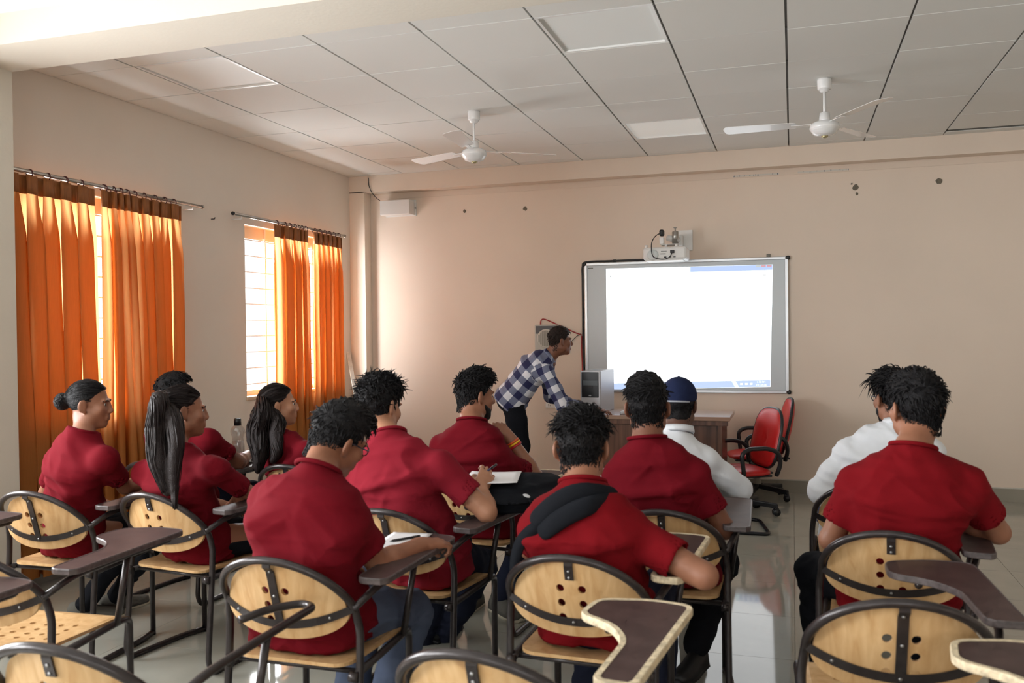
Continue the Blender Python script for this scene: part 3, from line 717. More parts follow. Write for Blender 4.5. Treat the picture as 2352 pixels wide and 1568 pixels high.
# measuring stick in the corner
a, b_ = at(800, 808, 7.90), at(826, 960, 7.80); d = (b_-a); b_ = a+d*(a[2]-.0)/(a[2]-b_[2])
st = thing('measuring_stick', 'pale wooden measuring stick leaning in the corner by the curtain', 'ruler', b_, 0)
v = a-b_; L_ = np.linalg.norm(v); M = Vector(v).to_track_quat('Z', 'Y').to_matrix().to_4x4()
MB().box((-.021, -.004, 0), (.021, .004, L_), .001).xf(M).build('stick', mat('worn_white_wood', srgb(206, 200, 190), .6, var=(30, .1)), st)
for k in range(14): MB().ball((.004*((k*7) % 5-2), -.0045, L_-.03-.045*k), (.004, .0015, .004), 6, 4).xf(M).build('mark', mat('dark_mark', srgb(80, 70, 62), .8), st)

# ================================================================== desk, computer, mouse
def wood_mat(name, c0, c1, sc=(30, 30, 1.6), rough=.35):
    m = bpy.data.materials.new(name); m.use_nodes = True; N = m.node_tree.nodes; L = m.node_tree.links; b = N['Principled BSDF']; b.inputs['Roughness'].default_value = rough
    tc = N.new('ShaderNodeTexCoord'); mp = N.new('ShaderNodeMapping'); mp.inputs['Scale'].default_value = sc; nz = N.new('ShaderNodeTexNoise'); nz.inputs['Scale'].default_value = 1; nz.inputs['Detail'].default_value = 5
    cr = N.new('ShaderNodeValToRGB'); cr.color_ramp.elements[0].position = .33; cr.color_ramp.elements[0].color = c0; cr.color_ramp.elements[1].position = .68; cr.color_ramp.elements[1].color = c1
    L.new(tc.outputs['Object'], mp.inputs[0]); L.new(mp.outputs[0], nz.inputs['Vector']); L.new(nz.outputs[0], cr.inputs[0]); L.new(cr.outputs[0], b.inputs['Base Color']); return m
WALN = wood_mat('walnut_laminate', srgb(74, 48, 38), srgb(124, 86, 68))
TOPW = wood_mat('desk_top_laminate', srgb(150, 118, 100), srgb(172, 142, 124), (1.2, 30, 30), .16)
dk = thing('desk', 'walnut laminate desk below the whiteboard', 'desk', (-1.125, 7.28, 0), 0)
MB().box((-.72, -.29, .728), (.66, .29, .76), .004).build('desk_top', TOPW, dk)
MB().box((-.66, -.27, .0), (-.63, .25, .728)).build('side_panel', WALN, dk); MB().box((.57, -.27, 0), (.60, .25, .728)).build('side_panel', WALN, dk)
MB().box((-.63, -.25, .20), (.57, -.23, .728)).build('modesty_panel', WALN, dk)
MB().box((-.705, -.275, .690), (.645, -.255, .728), .002).build('apron', WALN, dk)
pc = thing('computer_tower', 'silver computer tower with black drive bay, standing on the desk', 'computer', (-1.60, 7.20, .76), -.12)
SILV = mat('tower_silver', srgb(176, 180, 188), .35, .4); TBLK = mat('tower_black', srgb(30, 31, 36), .3)
MB().box((-.088, -.0, 0), (.088, .36, .345), .006).build('case', SILV, pc); MB().box((-.086, -.012, .0), (.086, 0, .345), .005).build('front_bezel', mat('bezel_silver', srgb(198, 200, 206), .4, .2), pc)
bay = MB().box((-.074, -.017, .125), (.074, -.010, .335), .004).build('drive_bay', TBLK, pc)
MB().box((-.060, -.0185, .225), (.066, -.016, .265), .001).build('drive_door', mat('drive_grey', srgb(86, 92, 96), .4), bay); MB().box((-.055, -.0185, .200), (.028, -.016, .223), .001).build('card_slot', BLACKP, bay)
lg = MB().box((-.011, -.0190, .136), (-.001, -.0165, .146), .002); lg.box((.001, -.0190, .136), (.011, -.0165, .146), .002).build('logo_badge', mat('badge_silver', srgb(205, 210, 214), .3, .3), bay)
MB().lathe([(.012, -.012), (.011, -.018), (.004, -.019)], c=(0, 0, .034), axis='y', seg=16).build('power_button', mat('button_blue', srgb(60, 60, 110), .3), pc); MB().box((-.002, -.0135, .075), (.002, -.012, .079)).build('indicator', BLACKP, pc)
ms = thing('mouse', 'small grey computer mouse under the hand of the man at the desk', 'mouse', (-1.30, 7.10, .76), -.5)
MB().ball((0, 0, .012), (.03, .052, .02), 14, 8).build('shell', mat('mouse_grey', srgb(190, 192, 196), .35), ms); MB().ball((0, .025, .030), (.004, .009, .004), 8, 6).build('wheel', BLACKP, ms)
wc = MB().box((-.02, -.015, 0), (.02, .015, .018), .004).add(*(lambda b: (b.V, b.F))(MB().ball((0, 0, .026), .012, 10, 6))).build('webcam', BLACKP, None, (-1.21, 7.16, .76)); tag(wc, 'small black gadget on the desk beside the mouse', 'gadget')

# ================================================================== red office chairs
REDL = mat('red_leatherette', srgb(196, 34, 34), .38, bump=(250, .03), var=(4, .06))
CHAR = mat('black_chair_plastic', srgb(30, 30, 34), .35)
def office_chair(lab, x, y, rz, dz=0.):
    t = thing('office_chair', lab, 'office chair', (x, y, 0), rz, 'red office chairs')
    # local: faces +y
    def cushion(fn, nu=15, nv=11):
        V = []; 
        for s in (0, 1):
            for i in range(nu):
                for j in range(nv): V.append(fn(i/(nu-1), j/(nv-1), s))
        n = nu*nv; F = []
        for i in range(nu-1):
            for j in range(nv-1):
                a = i*nv+j; F += [(a, a+nv, a+nv+1, a+1), (n+a, n+a+1, n+a+nv+1, n+a+nv)]
        ring = [i*nv for i in range(nu)]+[(nu-1)*nv+j for j in range(1, nv)]+[i*nv+nv-1 for i in range(nu-2, -1, -1)]+[j for j in range(nv-2, 0, -1)]
        for k in range(len(ring)):
            a, b = ring[k], ring[(k+1) % len(ring)]; F.append((a, n+a, n+b, b))
        return V, F
    def sq(u, v, w, h, e=3.2):
        a, b = 2*u-1, 2*v-1; m = max(abs(a), abs(b)) or 1; l = (abs(a)**e+abs(b)**e)**(1/e) or 1; return a*m/l*w, b*m/l*h, m
    def seat(u, v, s):
        a, b, m = sq(u, v, .225, .22); d = 1-m**4
        return (a, .02+b, dz+(.375+.028*d if s else .345-.02*d+.01))
    def back(u, v, s):
        a, b, m = sq(u, v, .215-.02*v, .225); d = 1-m**4; z = .615+b; cur = .05*math.sin((z-.40)*5)-.05*(a/.2)**2
        y = -.20-.16*(z-.40)-cur*.5
        return (a, y+(.028*d+.012 if s else -.018*d-.012), z+dz)
    sv, sf = cushion(seat); so = link('seat', mesh_from('seat', sv, sf, True, [REDL]), t)
    bv, bf = cushion(back); bo = link('backrest', mesh_from('backrest', bv, bf, True, [REDL]), t)
    e = []; 
    for k in range(40):
        q = 2*math.pi*k/40; u, v = .5+.5*math.cos(q), .5+.5*math.sin(q); m = max(abs(2*u-1), abs(2*v-1)); u, v = .5+(u-.5)/m, .5+(v-.5)/m
        p, r_ = back(u, v, 0), back(u, v, 1); e.append([(p[i]+r_[i])/2 for i in range(3)])
    MB().tube(e, .013, 8, closed=True).build('trim', CHAR, bo)
    MB().box((-.20, -.17, .335+dz), (.20, .20, .352+dz), .008).build('seat_shell', CHAR, so)
    MB().box((-.03, -.27, .33+dz), (.03, -.10, .345+dz), .004).build('back_bracket', CHAR, t)
    for s in (-1, 1): MB().tube(np.array([0, 0, dz])+fillet([(s*.20, .10, .345), (s*.262, .10, .36), (s*.262, .12, .53), (s*.262, .06, .565), (s*.262, -.10, .565), (s*.255, -.19, .53), (s*.235, -.22, .44), (s*.20, -.20, .345)], .05), .017, 9).build('armrest', CHAR, t)
    MB().lathe([(.045, .335+dz), (.045, .31+dz), (.028, .30+dz), (.028, .16), (.036, .155), (.036, .09)], seg=18).build('gas_column', mat('dusty_grey_plastic', srgb(128, 122, 112), .6), t)
    leg = MB(); leg.add(*(lambda b: (b.V, b.F))(MB().box((.02, -.026, .085), (.285, .026, .125), .01))); leg.V = [(x_, y_*(1-.45*max(0, x_)/.29), z_-.03*max(0, x_)/.29) for x_, y_, z_ in leg.V]; lm = leg.mesh('base_leg', CHAR)
    cw = MB().tube([(-.020, 0, .028), (-.006, 0, .028)], .028, 14).tube([(.006, 0, .028), (.020, 0, .028)], .028, 14).box((-.012, -.02, .03), (.012, .02, .064), .006).mesh('caster', CHAR)
    for k in range(5):
        a = 2*math.pi*k/5+.3; o = link('base_leg', lm, t); o.rotation_euler = (0, 0, a); c = link('caster', cw, o, (.272, 0, 0)); c.rotation_euler = (0, 0, .7*k)
office_chair('red office chair nearer the camera, right of the desk', -.40, 7.12, 2.1, -.03)
office_chair('red office chair standing behind the other, against the front wall', -.30, 7.81, 1.75)

# ================================================================== small things on the writing boards
PAPER = mat('white_paper', srgb(240, 240, 243), .6, var=(12, .03))
def sheet(lab, P, rz, w, h, sag=.0, name='paper_sheet', n=1):
    V = []; N_ = 9
    for i in range(N_):
        for j in range(N_):
            u, v = i/(N_-1)-.5, j/(N_-1)-.5; V.append((u*w, v*h, .0012*n+sag*(u*u-v*v*.6)*.5))
    V2 = [(x, y, z-.0012*n) for x, y, z in V]; k = N_*N_
    F_ = [(i*N_+j, (i+1)*N_+j, (i+1)*N_+j+1, i*N_+j+1) for i in range(N_-1) for j in range(N_-1)]
    ring = [i*N_ for i in range(N_)]+[(N_-1)*N_+j for j in range(1, N_)]+[i*N_+N_-1 for i in range(N_-2, -1, -1)]+[j for j in range(N_-2, 0, -1)]
    F_ = F_+[tuple(q+k for q in reversed(f)) for f in F_]+[(ring[q], ring[q]+k, ring[(q+1) % len(ring)]+k, ring[(q+1) % len(ring)]) for q in range(len(ring))]
    o = link(name, mesh_from(name, V+V2, F_, True, [PAPER]), None, P, rz); return tag(o, lab, 'paper')
# bottle on the board of the hidden boy
bt = thing('water_bottle', 'clear plastic water bottle with a black cap, half full', 'bottle', (-3.075, 4.42, .702), 0)
BG = bpy.data.materials.new('clear_plastic'); BG.use_nodes = True; N = BG.node_tree.nodes; L = BG.node_tree.links; N.remove(N['Principled BSDF'])
_t = N.new('ShaderNodeBsdfTransparent'); _t.inputs[0].default_value = (.86, .86, .87, 1); _g = N.new('ShaderNodeBsdfGlossy'); _g.inputs['Roughness'].default_value = .06; _f = N.new('ShaderNodeValue'); _f.outputs[0].default_value = .13; _m = N.new('ShaderNodeMixShader')
L.new(_f.outputs[0], _m.inputs[0]); L.new(_t.outputs[0], _m.inputs[1]); L.new(_g.outputs[0], _m.inputs[2]); L.new(_m.outputs[0], N['Material Output'].inputs[0])
prof = [(.034, 0), (.037, .004), (.040, .05), (.038, .09), (.033, .125), (.031, .138), (.033, .15), (.039, .165), (.041, .178), (.039, .190), (.031, .203), (.022, .210), (.018, .214)]
MB().lathe(prof, seg=28).build('bottle_shell', BG, bt)
WAT = mat('bottle_water', srgb(120, 112, 112), .1); MB().lathe([(.031, .004), (.036, .05), (.034, .09), (.0295, .122)], seg=24).build('water', BG, bt)
MB().lathe([(.021, .212), (.020, .250), (.016, .253)], seg=20).build('cap', BLACKP, bt)

# ================================================================== people: implicit surfaces turned into meshes
A = lambda *v: np.array(v, np.float32)
def unit(v): v = np.asarray(v, float); return v/(np.linalg.norm(v)+1e-12)
class Vol:
    """signed-distance grid; shapes are blended into one continuous surface"""
    def __init__(s, lo, hi, h):
        s.h = h; s.lo = np.asarray(lo, float); s.n = np.maximum(4, np.ceil((np.asarray(hi, float)-s.lo)/h).astype(int)+1)
        s.a = np.full(s.n, .1, np.float32)
    def reg(s, lo, hi):
        i0 = np.clip(np.floor((np.asarray(lo)-s.lo)/s.h).astype(int), 0, s.n-1); i1 = np.clip(np.ceil((np.asarray(hi)-s.lo)/s.h).astype(int)+1, 1, s.n)
        if np.any(i1 <= i0): return None
        ax = [(s.lo[k]+s.h*np.arange(i0[k], i1[k])).astype(np.float32) for k in range(3)]
        return tuple(slice(i0[k], i1[k]) for k in range(3)), ax[0][:, None, None], ax[1][None, :, None], ax[2][None, None, :]
    def blend(s, sl, d, k, op='u'):
        a = s.a[sl]
        if op == 'u':
            h = np.maximum(k-np.abs(a-d), 0)/k; s.a[sl] = np.minimum(a, d)-h*h*k*.25
        elif op == 'c':                      # carve
            h = np.maximum(k-np.abs(a+d), 0)/k; s.a[sl] = np.maximum(a, -d)+h*h*k*.25
    def cone(s, a, b, ra, rb, k=.02, side=None, ratio=1., op='u'):
        """tapered limb a->b; with side, the radius across `side` is multiplied by ratio"""
        a = np.asarray(a, float); b = np.asarray(b, float); R = max(ra, rb)*max(1, ratio)+k+.02
        q = s.reg(np.minimum(a, b)-R, np.maximum(a, b)+R)
        if q is None: return
        sl, X, Y, Z = q; ba = b-a; L2 = ba@ba+1e-9
        px, py, pz = X-a[0], Y-a[1], Z-a[2]
        t = np.clip((px*ba[0]+py*ba[1]+pz*ba[2])/L2, 0, 1); ox, oy, oz = px-t*ba[0], py-t*ba[1], pz-t*ba[2]
        r = ra+(rb-ra)*t
        d2 = ox*ox+oy*oy+oz*oz
        if side is not None and ratio != 1.:
            sd = unit(np.asarray(side)-ba*((np.asarray(side)@ba)/L2)); c = ox*sd[0]+oy*sd[1]+oz*sd[2]; d2 = d2-c*c+(c/ratio)**2
        s.blend(sl, np.sqrt(d2)-r, k, op)
    def chain(s, P, R, k=.02, **kw):
        for i in range(len(P)-1): s.cone(P[i], P[i+1], R[i], R[i+1], k, **kw)
    def ell(s, c, r, M=None, k=.015, op='u'):
        r = np.asarray(r, float); R = r.max()+k+.015; c = np.asarray(c, float); q = s.reg(c-R, c+R)
        if q is None: return
        sl, X, Y, Z = q; px, py, pz = X-c[0], Y-c[1], Z-c[2]
        if M is not None: px, py, pz = (px*M[0, i]+py*M[1, i]+pz*M[2, i] for i in range(3))
        k0 = np.sqrt((px/r[0])**2+(py/r[1])**2+(pz/r[2])**2)+1e-6; k1 = np.sqrt((px/r[0]**2)**2+(py/r[1]**2)**2+(pz/r[2]**2)**2)+1e-6
        s.blend(sl, k0*(k0-1)/k1, k, op)
    def loft(s, C, W, D, side, k=.02, p=2.3):
        """stack of super-elliptic sections (half width W along side, half depth D across it)"""
        C = np.asarray(C, float)
        for i in range(len(C)-1):
            a, b = C[i], C[i+1]; ba = b-a; L2 = ba@ba+1e-9; sd = unit(side-ba*((side@ba)/L2)); nd = np.cross(unit(ba), sd)
            R = max(W[i], W[i+1], D[i], D[i+1])+k+.02; q = s.reg(np.minimum(a, b)-R, np.maximum(a, b)+R)
            if q is None: continue
            sl, X, Y, Z = q; px, py, pz = X-a[0], Y-a[1], Z-a[2]
            ep = .022/math.sqrt(L2); t = np.clip((px*ba[0]+py*ba[1]+pz*ba[2])/L2, -ep, 1+ep); w = W[i]+(W[i+1]-W[i])*t; dd = D[i]+(D[i+1]-D[i])*t
            ox, oy, oz = px-t*ba[0], py-t*ba[1], pz-t*ba[2]
            cs = np.abs(ox*sd[0]+oy*sd[1]+oz*sd[2]); cn = np.abs(ox*nd[0]+oy*nd[1]+oz*nd[2])
            ax_ = np.sqrt(np.maximum(ox*ox+oy*oy+oz*oz-cs*cs-cn*cn, 0))
            e = ((cs/w)**p+(cn/dd)**p)**(1/p)
            rr = np.sqrt(cs*cs+cn*cn); d = np.where(e > 1e-4, rr*(1-1/np.maximum(e, 1e-4)), -np.minimum(w, dd)); d = np.where(ax_ > 1e-3, np.sqrt(np.maximum(d, 0)**2+ax_**2), d)
            s.blend(sl, d.astype(np.float32), k)
    def net(s, smooth=2):
        a = s.a; a[0] = a[-1] = .1; a[:, 0] = a[:, -1] = .1; a[:, :, 0] = a[:, :, -1] = .1
        ins = a < 0; c8 = np.zeros(np.array(a.shape)-1, np.uint8)
        sl = [slice(None, -1), slice(1, None)]
        for i in (0, 1):
            for j in (0, 1):
                for k in (0, 1): c8 += ins[sl[i], sl[j], sl[k]]
        act = (c8 > 0) & (c8 < 8); I = np.argwhere(act); idx = np.full(act.shape, -1, np.int32); idx[act] = np.arange(len(I))
        cv = {(i, j, k): a[I[:, 0]+i, I[:, 1]+j, I[:, 2]+k] for i in (0, 1) for j in (0, 1) for k in (0, 1)}
        acc = np.zeros((len(I), 3)); cnt = np.zeros(len(I))
        for c in cv:
            for ax in range(3):
                if c[ax] == 0:
                    e = list(c); e[ax] = 1; v0, v1 = cv[c], cv[tuple(e)]; m = (v0 < 0) != (v1 < 0); t = np.where(m, v0/np.where(m, v0-v1, 1), 0)
                    for q in range(3): acc[:, q] += m*(c[q]+(t if q == ax else 0))
                    cnt += m
        V = (I+acc/cnt[:, None])*s.h+s.lo; F = []
        for ax in range(3):
            sA = [slice(None)]*3; sB = [slice(None)]*3; sA[ax] = slice(None, -1); sB[ax] = slice(1, None)
            A0, B0 = ins[tuple(sA)], ins[tuple(sB)]; E = np.argwhere(A0 != B0)
            u, v = (ax+1) % 3, (ax+2) % 3; E = E[(E[:, u] > 0) & (E[:, v] > 0)]
            def cell(du, dv): q = E.copy(); q[:, u] -= du; q[:, v] -= dv; return idx[q[:, 0], q[:, 1], q[:, 2]]
            Q = np.stack([cell(1, 1), cell(0, 1), cell(0, 0), cell(1, 0)], 1); fl_ = ~A0[E[:, 0], E[:, 1], E[:, 2]]
            Q[fl_] = Q[fl_][:, ::-1]; F.append(Q)
        F = np.vstack(F); F = F[(F >= 0).all(1)]
        for _ in range(smooth): V = V*.5+.5*lap(V, F)
        return V, F
def lap(V, F):
    e = np.vstack([F[:, [0, 1]], F[:, [1, 2]], F[:, [2, 3]], F[:, [3, 0]]]); e = np.vstack([e, e[:, ::-1]]); n = len(V)
    c = np.bincount(e[:, 0], minlength=n)+1e-9
    return np.stack([np.bincount(e[:, 0], V[e[:, 1], k], n) for k in range(3)], 1)/c[:, None]
def normals(V, F):
    n = np.cross(V[F[:, 2]]-V[F[:, 0]], V[F[:, 3]]-V[F[:, 1]]); o = np.zeros_like(V)
    for k in range(4):
        for q in range(3): o[:, q] += np.bincount(F[:, k], n[:, q], len(V))
    return o/(np.linalg.norm(o, axis=1)[:, None]+1e-12)
def vnoise(P, seed=0):
    P = np.asarray(P); i = np.floor(P).astype(np.int64); f = P-i; f = f*f*(3-2*f); out = 0
    def hsh(a, b, c): h = (a*73856093) ^ (b*19349663) ^ (c*83492791) ^ (seed*2654435761); h = (h ^ (h >> 13))*1274126177 & 0x7fffffff; return (h % 10007)/10007.
    for dx in (0, 1):
        for dy in (0, 1):
            for dz in (0, 1):
                w = (f[:, 0] if dx else 1-f[:, 0])*(f[:, 1] if dy else 1-f[:, 1])*(f[:, 2] if dz else 1-f[:, 2]); out = out+w*hsh(i[:, 0]+dx, i[:, 1]+dy, i[:, 2]+dz)
    return out*2-1
def solid(name, vol, m, parent=None, smooth=2, org=None, post=None):
    V, F = vol.net(smooth)
    if post: V = post(V, F)
    if org is not None: V = V-org
    return link(name, mesh_from(name, V, F, True, [m]), parent)

SKIN = {k: mat('skin_'+k, c, .5, bump=(90, .05), var=(14, .06)) for k, c in dict(fair=srgb(176, 126, 98), tan=srgb(146, 98, 74), brown=srgb(120, 76, 56), dark=srgb(92, 58, 44)).items()}
HAIRM = mat('black_hair', srgb(20, 18, 20), .5, spec=.22, bump=(260, .5)); HAIRB = mat('dark_brown_hair', srgb(30, 21, 20), .48, spec=.25, bump=(260, .4)); HAIRT = mat('thinning_brown_black_hair', srgb(42, 31, 27), .6, spec=.2, bump=(260, .5))
def cloth(name, c, b=.25): return mat(name, c, .9, bump=(350, b*.4), var=(9, .05), spec=.12)
CL = dict(maroon=cloth('maroon_tshirt', srgb(104, 12, 25)), rose=cloth('washed_maroon_tshirt', srgb(130, 28, 42)), red=cloth('red_tshirt', srgb(114, 12, 21)), white=cloth('white_shirt', srgb(226, 230, 236)),
          black=cloth('black_trousers', srgb(24, 25, 30)), navy=cloth('navy_trousers', srgb(34, 38, 54)), greyblue=cloth('grey_blue_trousers', srgb(84, 94, 116)), denim=cloth('denim_jeans', srgb(40, 54, 92), .5))
SHOEU = mat('grey_canvas_shoe', srgb(92, 90, 84), .8, bump=(200, .2)); SHOEB = mat('black_shoe', srgb(28, 28, 30), .5); SOLE = mat('pale_rubber_sole', srgb(196, 188, 168), .7)
EYEW = mat('eye_white', srgb(225, 220, 214), .3); IRIS = mat('dark_iris', srgb(28, 18, 14), .2)
GLS = mat('dark_spectacle_frame', srgb(30, 30, 46), .35)

def rot_head(az, pitch, roll):
    """columns: right, forward, up; az from +y towards +x, pitch down positive, roll to the right positive"""
    a, p, r = (math.radians(v) for v in (az, pitch, roll))
    f = np.array([math.sin(a)*math.cos(p), math.cos(a)*math.cos(p), -math.sin(p)]); rt = np.array([math.cos(a), -math.sin(a), 0]); u = np.cross(rt, f)
    rt2 = rt*math.cos(r)-u*math.sin(r); u2 = rt*math.sin(r)+u*math.cos(r); return np.stack([rt2, f, u2], 1)

def put_head(v, c, M, s, neck, male=True, nr=None, k=.012):
    L = lambda x, y, z: c+M @ (np.array([x, y, z])*s)
    E = lambda x, y, z, a, b, d, kk=k: v.ell(L(x, y, z), np.array([a, b, d])*s, M, kk)
    nr = nr or (.056 if male else .042); fm = 1. if male else .86
    v.chain([neck-np.array([0, 0, .03]), neck, L(0, -.022, -.055), L(0, -.02, .0)], [nr*1.25, nr*1.05, nr*.97, nr], .03)
    E(0, -.014, .034, .074, .093, .086); E(0, .030, -.040, .060*(.5+.5*fm), .066, .082, .03)
    E(0, .068, -.098, .026*fm, .024*fm, .022*fm, .02)
    for g in (-1, 1):
        E(g*.050, .012, -.062, .020, .03, .026, .025); E(g*.040, .062, -.022, .024, .022, .024, .02); E(g*.035, .080, .024, .022, .010, .008, .012)
        v.ell(L(g*.031, .100, .004), np.array([.018, .014, .011])*s, M, .01, 'c')
        E(g*.012, .100, -.034, .009, .010, .008, .008)
        Me = M @ np.array([[math.cos(.5*g), -math.sin(.5*g), 0], [math.sin(.5*g), math.cos(.5*g), 0], [0, 0, 1]])
        v.ell(L(g*.083, -.012, -.006), np.array([.009, .022, .034])*s, Me, .006); v.ell(L(g*.092, -.004, -.002), np.array([.006, .010, .018])*s, Me, .004, 'c')
        E(g*.076, -.002, -.034, .007, .009, .010, .006)
    v.cone(L(0, .090, .018), L(0, .112-.008*(male is False), -.026), .008*s*fm, .012*s*fm, .012)
    v.cone(L(-.020, .090, -.058), L(.020, .090, -.058), .0075*s, .0075*s, .008); v.cone(L(-.017, .089, -.071), L(.017, .089, -.071), .0085*s, .0085*s, .006)
    return L

def put_hand(v, w, fd, nrm, side, s=1., curl=.5, spread=.10, fist=False, thumb=.6, pinch=False):
    """w wrist, fd finger direction, nrm back-of-hand direction, side +1 right hand / -1 left hand; five separate fingers"""
    fd = unit(fd); nrm = unit(nrm-fd*(nrm@fd)); x = np.cross(fd, nrm)*side      # x: towards the little finger
    P = lambda a, b, c: w+(x*a+fd*b+nrm*c)*s
    v.cone(w-fd*.02, P(0, .03, 0), .025*s, .024*s, .015, side=x, ratio=1.25)
    v.cone(P(-.020, .03, 0), P(-.026, .080, 0), .016*s, .013*s, .012); v.cone(P(.018, .03, 0), P(.024, .074, -.002), .015*s, .0125*s, .012); v.cone(P(0, .03, 0), P(0, .082, .002), .017*s, .0135*s, .014)
    for q, (a, b, l, r) in enumerate(((-.029, .082, .074, .0088), (-.0095, .087, .082, .0090), (.0105, .084, .076, .0086), (.0285, .075, .060, .0078))):
        cu = (curl[q] if isinstance(curl, (list, tuple)) else curl*(1+.12*q)); p = P(a, b, 0); ang = cu*.35; sp = spread*(q-1.5)*.6
        segs = (.44, .31, .25); R = r*s
        for n_, fr in enumerate(segs):
            d = fd*math.cos(ang)-nrm*math.sin(ang); d = unit(d+x*sp); p2 = p+d*l*fr*s; v.cone(p, p2, R, R*.90, .004); p = p2; R *= .92; ang += cu*(.95 if n_ == 0 else .7)
    t0 = P(-.020, .022, -.008); d1 = unit(-x*.75+fd*.62-nrm*.35*(1+thumb)); t1 = t0+d1*.040*s; d2 = unit(fd*.8-x*.25*(1-thumb)+x*.25*thumb-nrm*.45); t2 = t1+d2*.033*s; d3 = unit(d2+x*.3*thumb-nrm*.1); t3 = t2+d3*.027*s
    v.chain([t0, t1, t2, t3], [.0155*s, .0125*s, .0105*s, .0085*s], .006)

def locks(root, d0, bend, L, r, nseg=5, flat=1.0):
    """tapered hair locks as one mesh"""
    N = len(root); t = np.linspace(0, 1, nseg)[None, :, None]
    C = root[:, None, :]+L[:, None, None]*(t*d0[:, None, :]+t*t*bend[:, None, :])
    return lock_curves(C, r, flat)
def lock_curves(C, r, flat=1.0, taper=.75):
    N, S, _ = C.shape; T = np.gradient(C, axis=1); T /= np.linalg.norm(T, axis=2)[:, :, None]+1e-9
    ref = np.where(np.abs(T[:, :1, 2:3]) < .9, np.array([0, 0, 1.])[None, None], np.array([1., 0, 0])[None, None]); u = np.cross(T, np.broadcast_to(ref, T.shape)); u /= np.linalg.norm(u, axis=2)[:, :, None]+1e-9; w = np.cross(T, u)
    tt = np.linspace(0, 1, S)[None, :]; rad = np.broadcast_to(r, (N,))[:, None]*(1-tt**2.2*taper-.0*tt); rad[:, -1] *= .25
    V = np.stack([C+rad[:, :, None]*(math.cos(a)*u+flat*math.sin(a)*w) for a in (0, HALF, 2*HALF, 3*HALF)], 2)      # N,S,4,3
    base = (np.arange(N)*S*4)[:, None, None]; s_ = (np.arange(S-1)*4)[None, :, None]; q = np.arange(4)[None, None, :]; q2 = (q+1) % 4
    F = np.stack([base+s_+q, base+s_+q2, base+s_+4+q2, base+s_+4+q], 3).reshape(-1, 4)
    return V.reshape(-1, 3), F

ZL = dict(short=([-.125, -.075, -.040, -.022, -.006, .010, .024, .050, .072, .10], [-.100, -.096, -.082, -.045, -.006, .004, .012, .052, .074, .082]),
          long=([-.125, -.075, -.040, -.022, -.006, .010, .024, .050, .072, .10], [-.085, -.085, -.075, -.045, .012, .022, .030, .060, .078, .086]))
def hair_cap(c, M, s, ells, line='short', h=.005, rough=.0, seed=0, extra=None):
    lo, hi = c-.22, c+.24; v = Vol(lo, hi, h); L = lambda p: c+M @ (np.array(p)*s)
    for ce, r in ells: v.ell(L(ce), np.array(r)*s, M, .02)
    sl, X, Y, Z = v.reg(lo, hi); px, py, pz = X-c[0], Y-c[1], Z-c[2]; q = [(px*M[0, i]+py*M[1, i]+pz*M[2, i])/s for i in range(3)]
    zl = np.interp(q[1], *ZL[line]); d = ((zl-q[2])*.8*s).astype(np.float32); k = .008
    hh = np.maximum(k-np.abs(v.a-d), 0)/k; v.a = np.maximum(v.a, d)+hh*hh*k*.25
    if extra: extra(v, L)
    V, F = v.net(1)
    if rough:
        n = normals(V, F); Q = (V-c)@M; V = V+n*(rough*(vnoise(Q*np.array([70, 24, 70]), seed)+.6*vnoise(Q*130, seed+1)))[:, None]
    return V, F
def scalp(n, r, zmin=-.025, topbias=0., ell=((0, -.014, .040), (.078, .100, .092))):
    """random roots over the hairy part of the head, local coordinates, with outward normals"""
    out = []
    while len(out) < n:
        d = r.normal(size=3); d /= np.linalg.norm(d); p = np.array(ell[0])+d*np.array(ell[1]); zl = np.interp(p[1], *ZL['short'])
        if p[2] < max(zmin, zl+.004): continue
        if r.random() > np.clip(.45+.55*(p[2]-.02)/.06+0, .30, 1)**topbias: continue
        out.append(np.concatenate([p, unit(d/np.array(ell[1]))]))
    o = np.array(out); return o[:, :3], o[:, 3:]

def chair_frame(key):
    o = CH[key]; x, y, _ = o.location; t = o.rotation_euler[2]; c, s = math.cos(t), math.sin(t)
    return lambda a, b, z: np.array([x+c*a-s*b, y+s*a+c*b, z])
def two_bone(a, b, l1, l2, pole):
    """elbow position between a and b, bending towards pole"""
    a, b = np.asarray(a, float), np.asarray(b, float); d = b-a; D = np.linalg.norm(d); D2 = min(D, (l1+l2)*.995); u = d/(D+1e-9)
    x = (l1*l1-l2*l2+D2*D2)/(2*D2); h = math.sqrt(max(0, l1*l1-x*x)); p = np.asarray(pole, float); p = unit(p-u*(p@u)); return a+u*x+p*h

def wrinkles(V, F, up, sd, amp, seed, z0, z1, org, keep=()):
    n = normals(V, F); f = np.cross(up, sd); Q = np.stack([(V-org)@sd, (V-org)@up, (V-org)@f], 1)
    lowf = np.clip(1-(Q[:, 1]-z0)/(z1-z0), 0, 1)
    a = vnoise(Q*np.array([5, 22, 6])+vnoise(Q*7, seed+9)[:, None]*.5, seed); a = (1-np.abs(a)*2.4).clip(-.6, 1)
    R = Q.copy(); R[:, 1] = Q[:, 1]*.8+np.abs(Q[:, 0])*.6; b = vnoise(R*np.array([9, 19, 9]), seed+3); b = (1-np.abs(b)*2.4).clip(-.6, 1)
    g = vnoise(Q*13, seed+5)
    d = amp*((.35+.65*lowf)*.9*a+.6*b+.45*g)
    for e in keep: d = d*np.clip((np.linalg.norm(V-e, axis=1)-.085)/.05, 0, 1)
    return V+n*d[:, None]

def ring_tube(c, nrm, rx, ry, sd, r, seg=28):
    nrm = unit(nrm); sd = unit(sd-nrm*(sd@nrm)); f = np.cross(nrm, sd)
    return [c+sd*rx*math.cos(2*math.pi*k/seg)+f*ry*math.sin(2*math.pi*k/seg) for k in range(seg)]

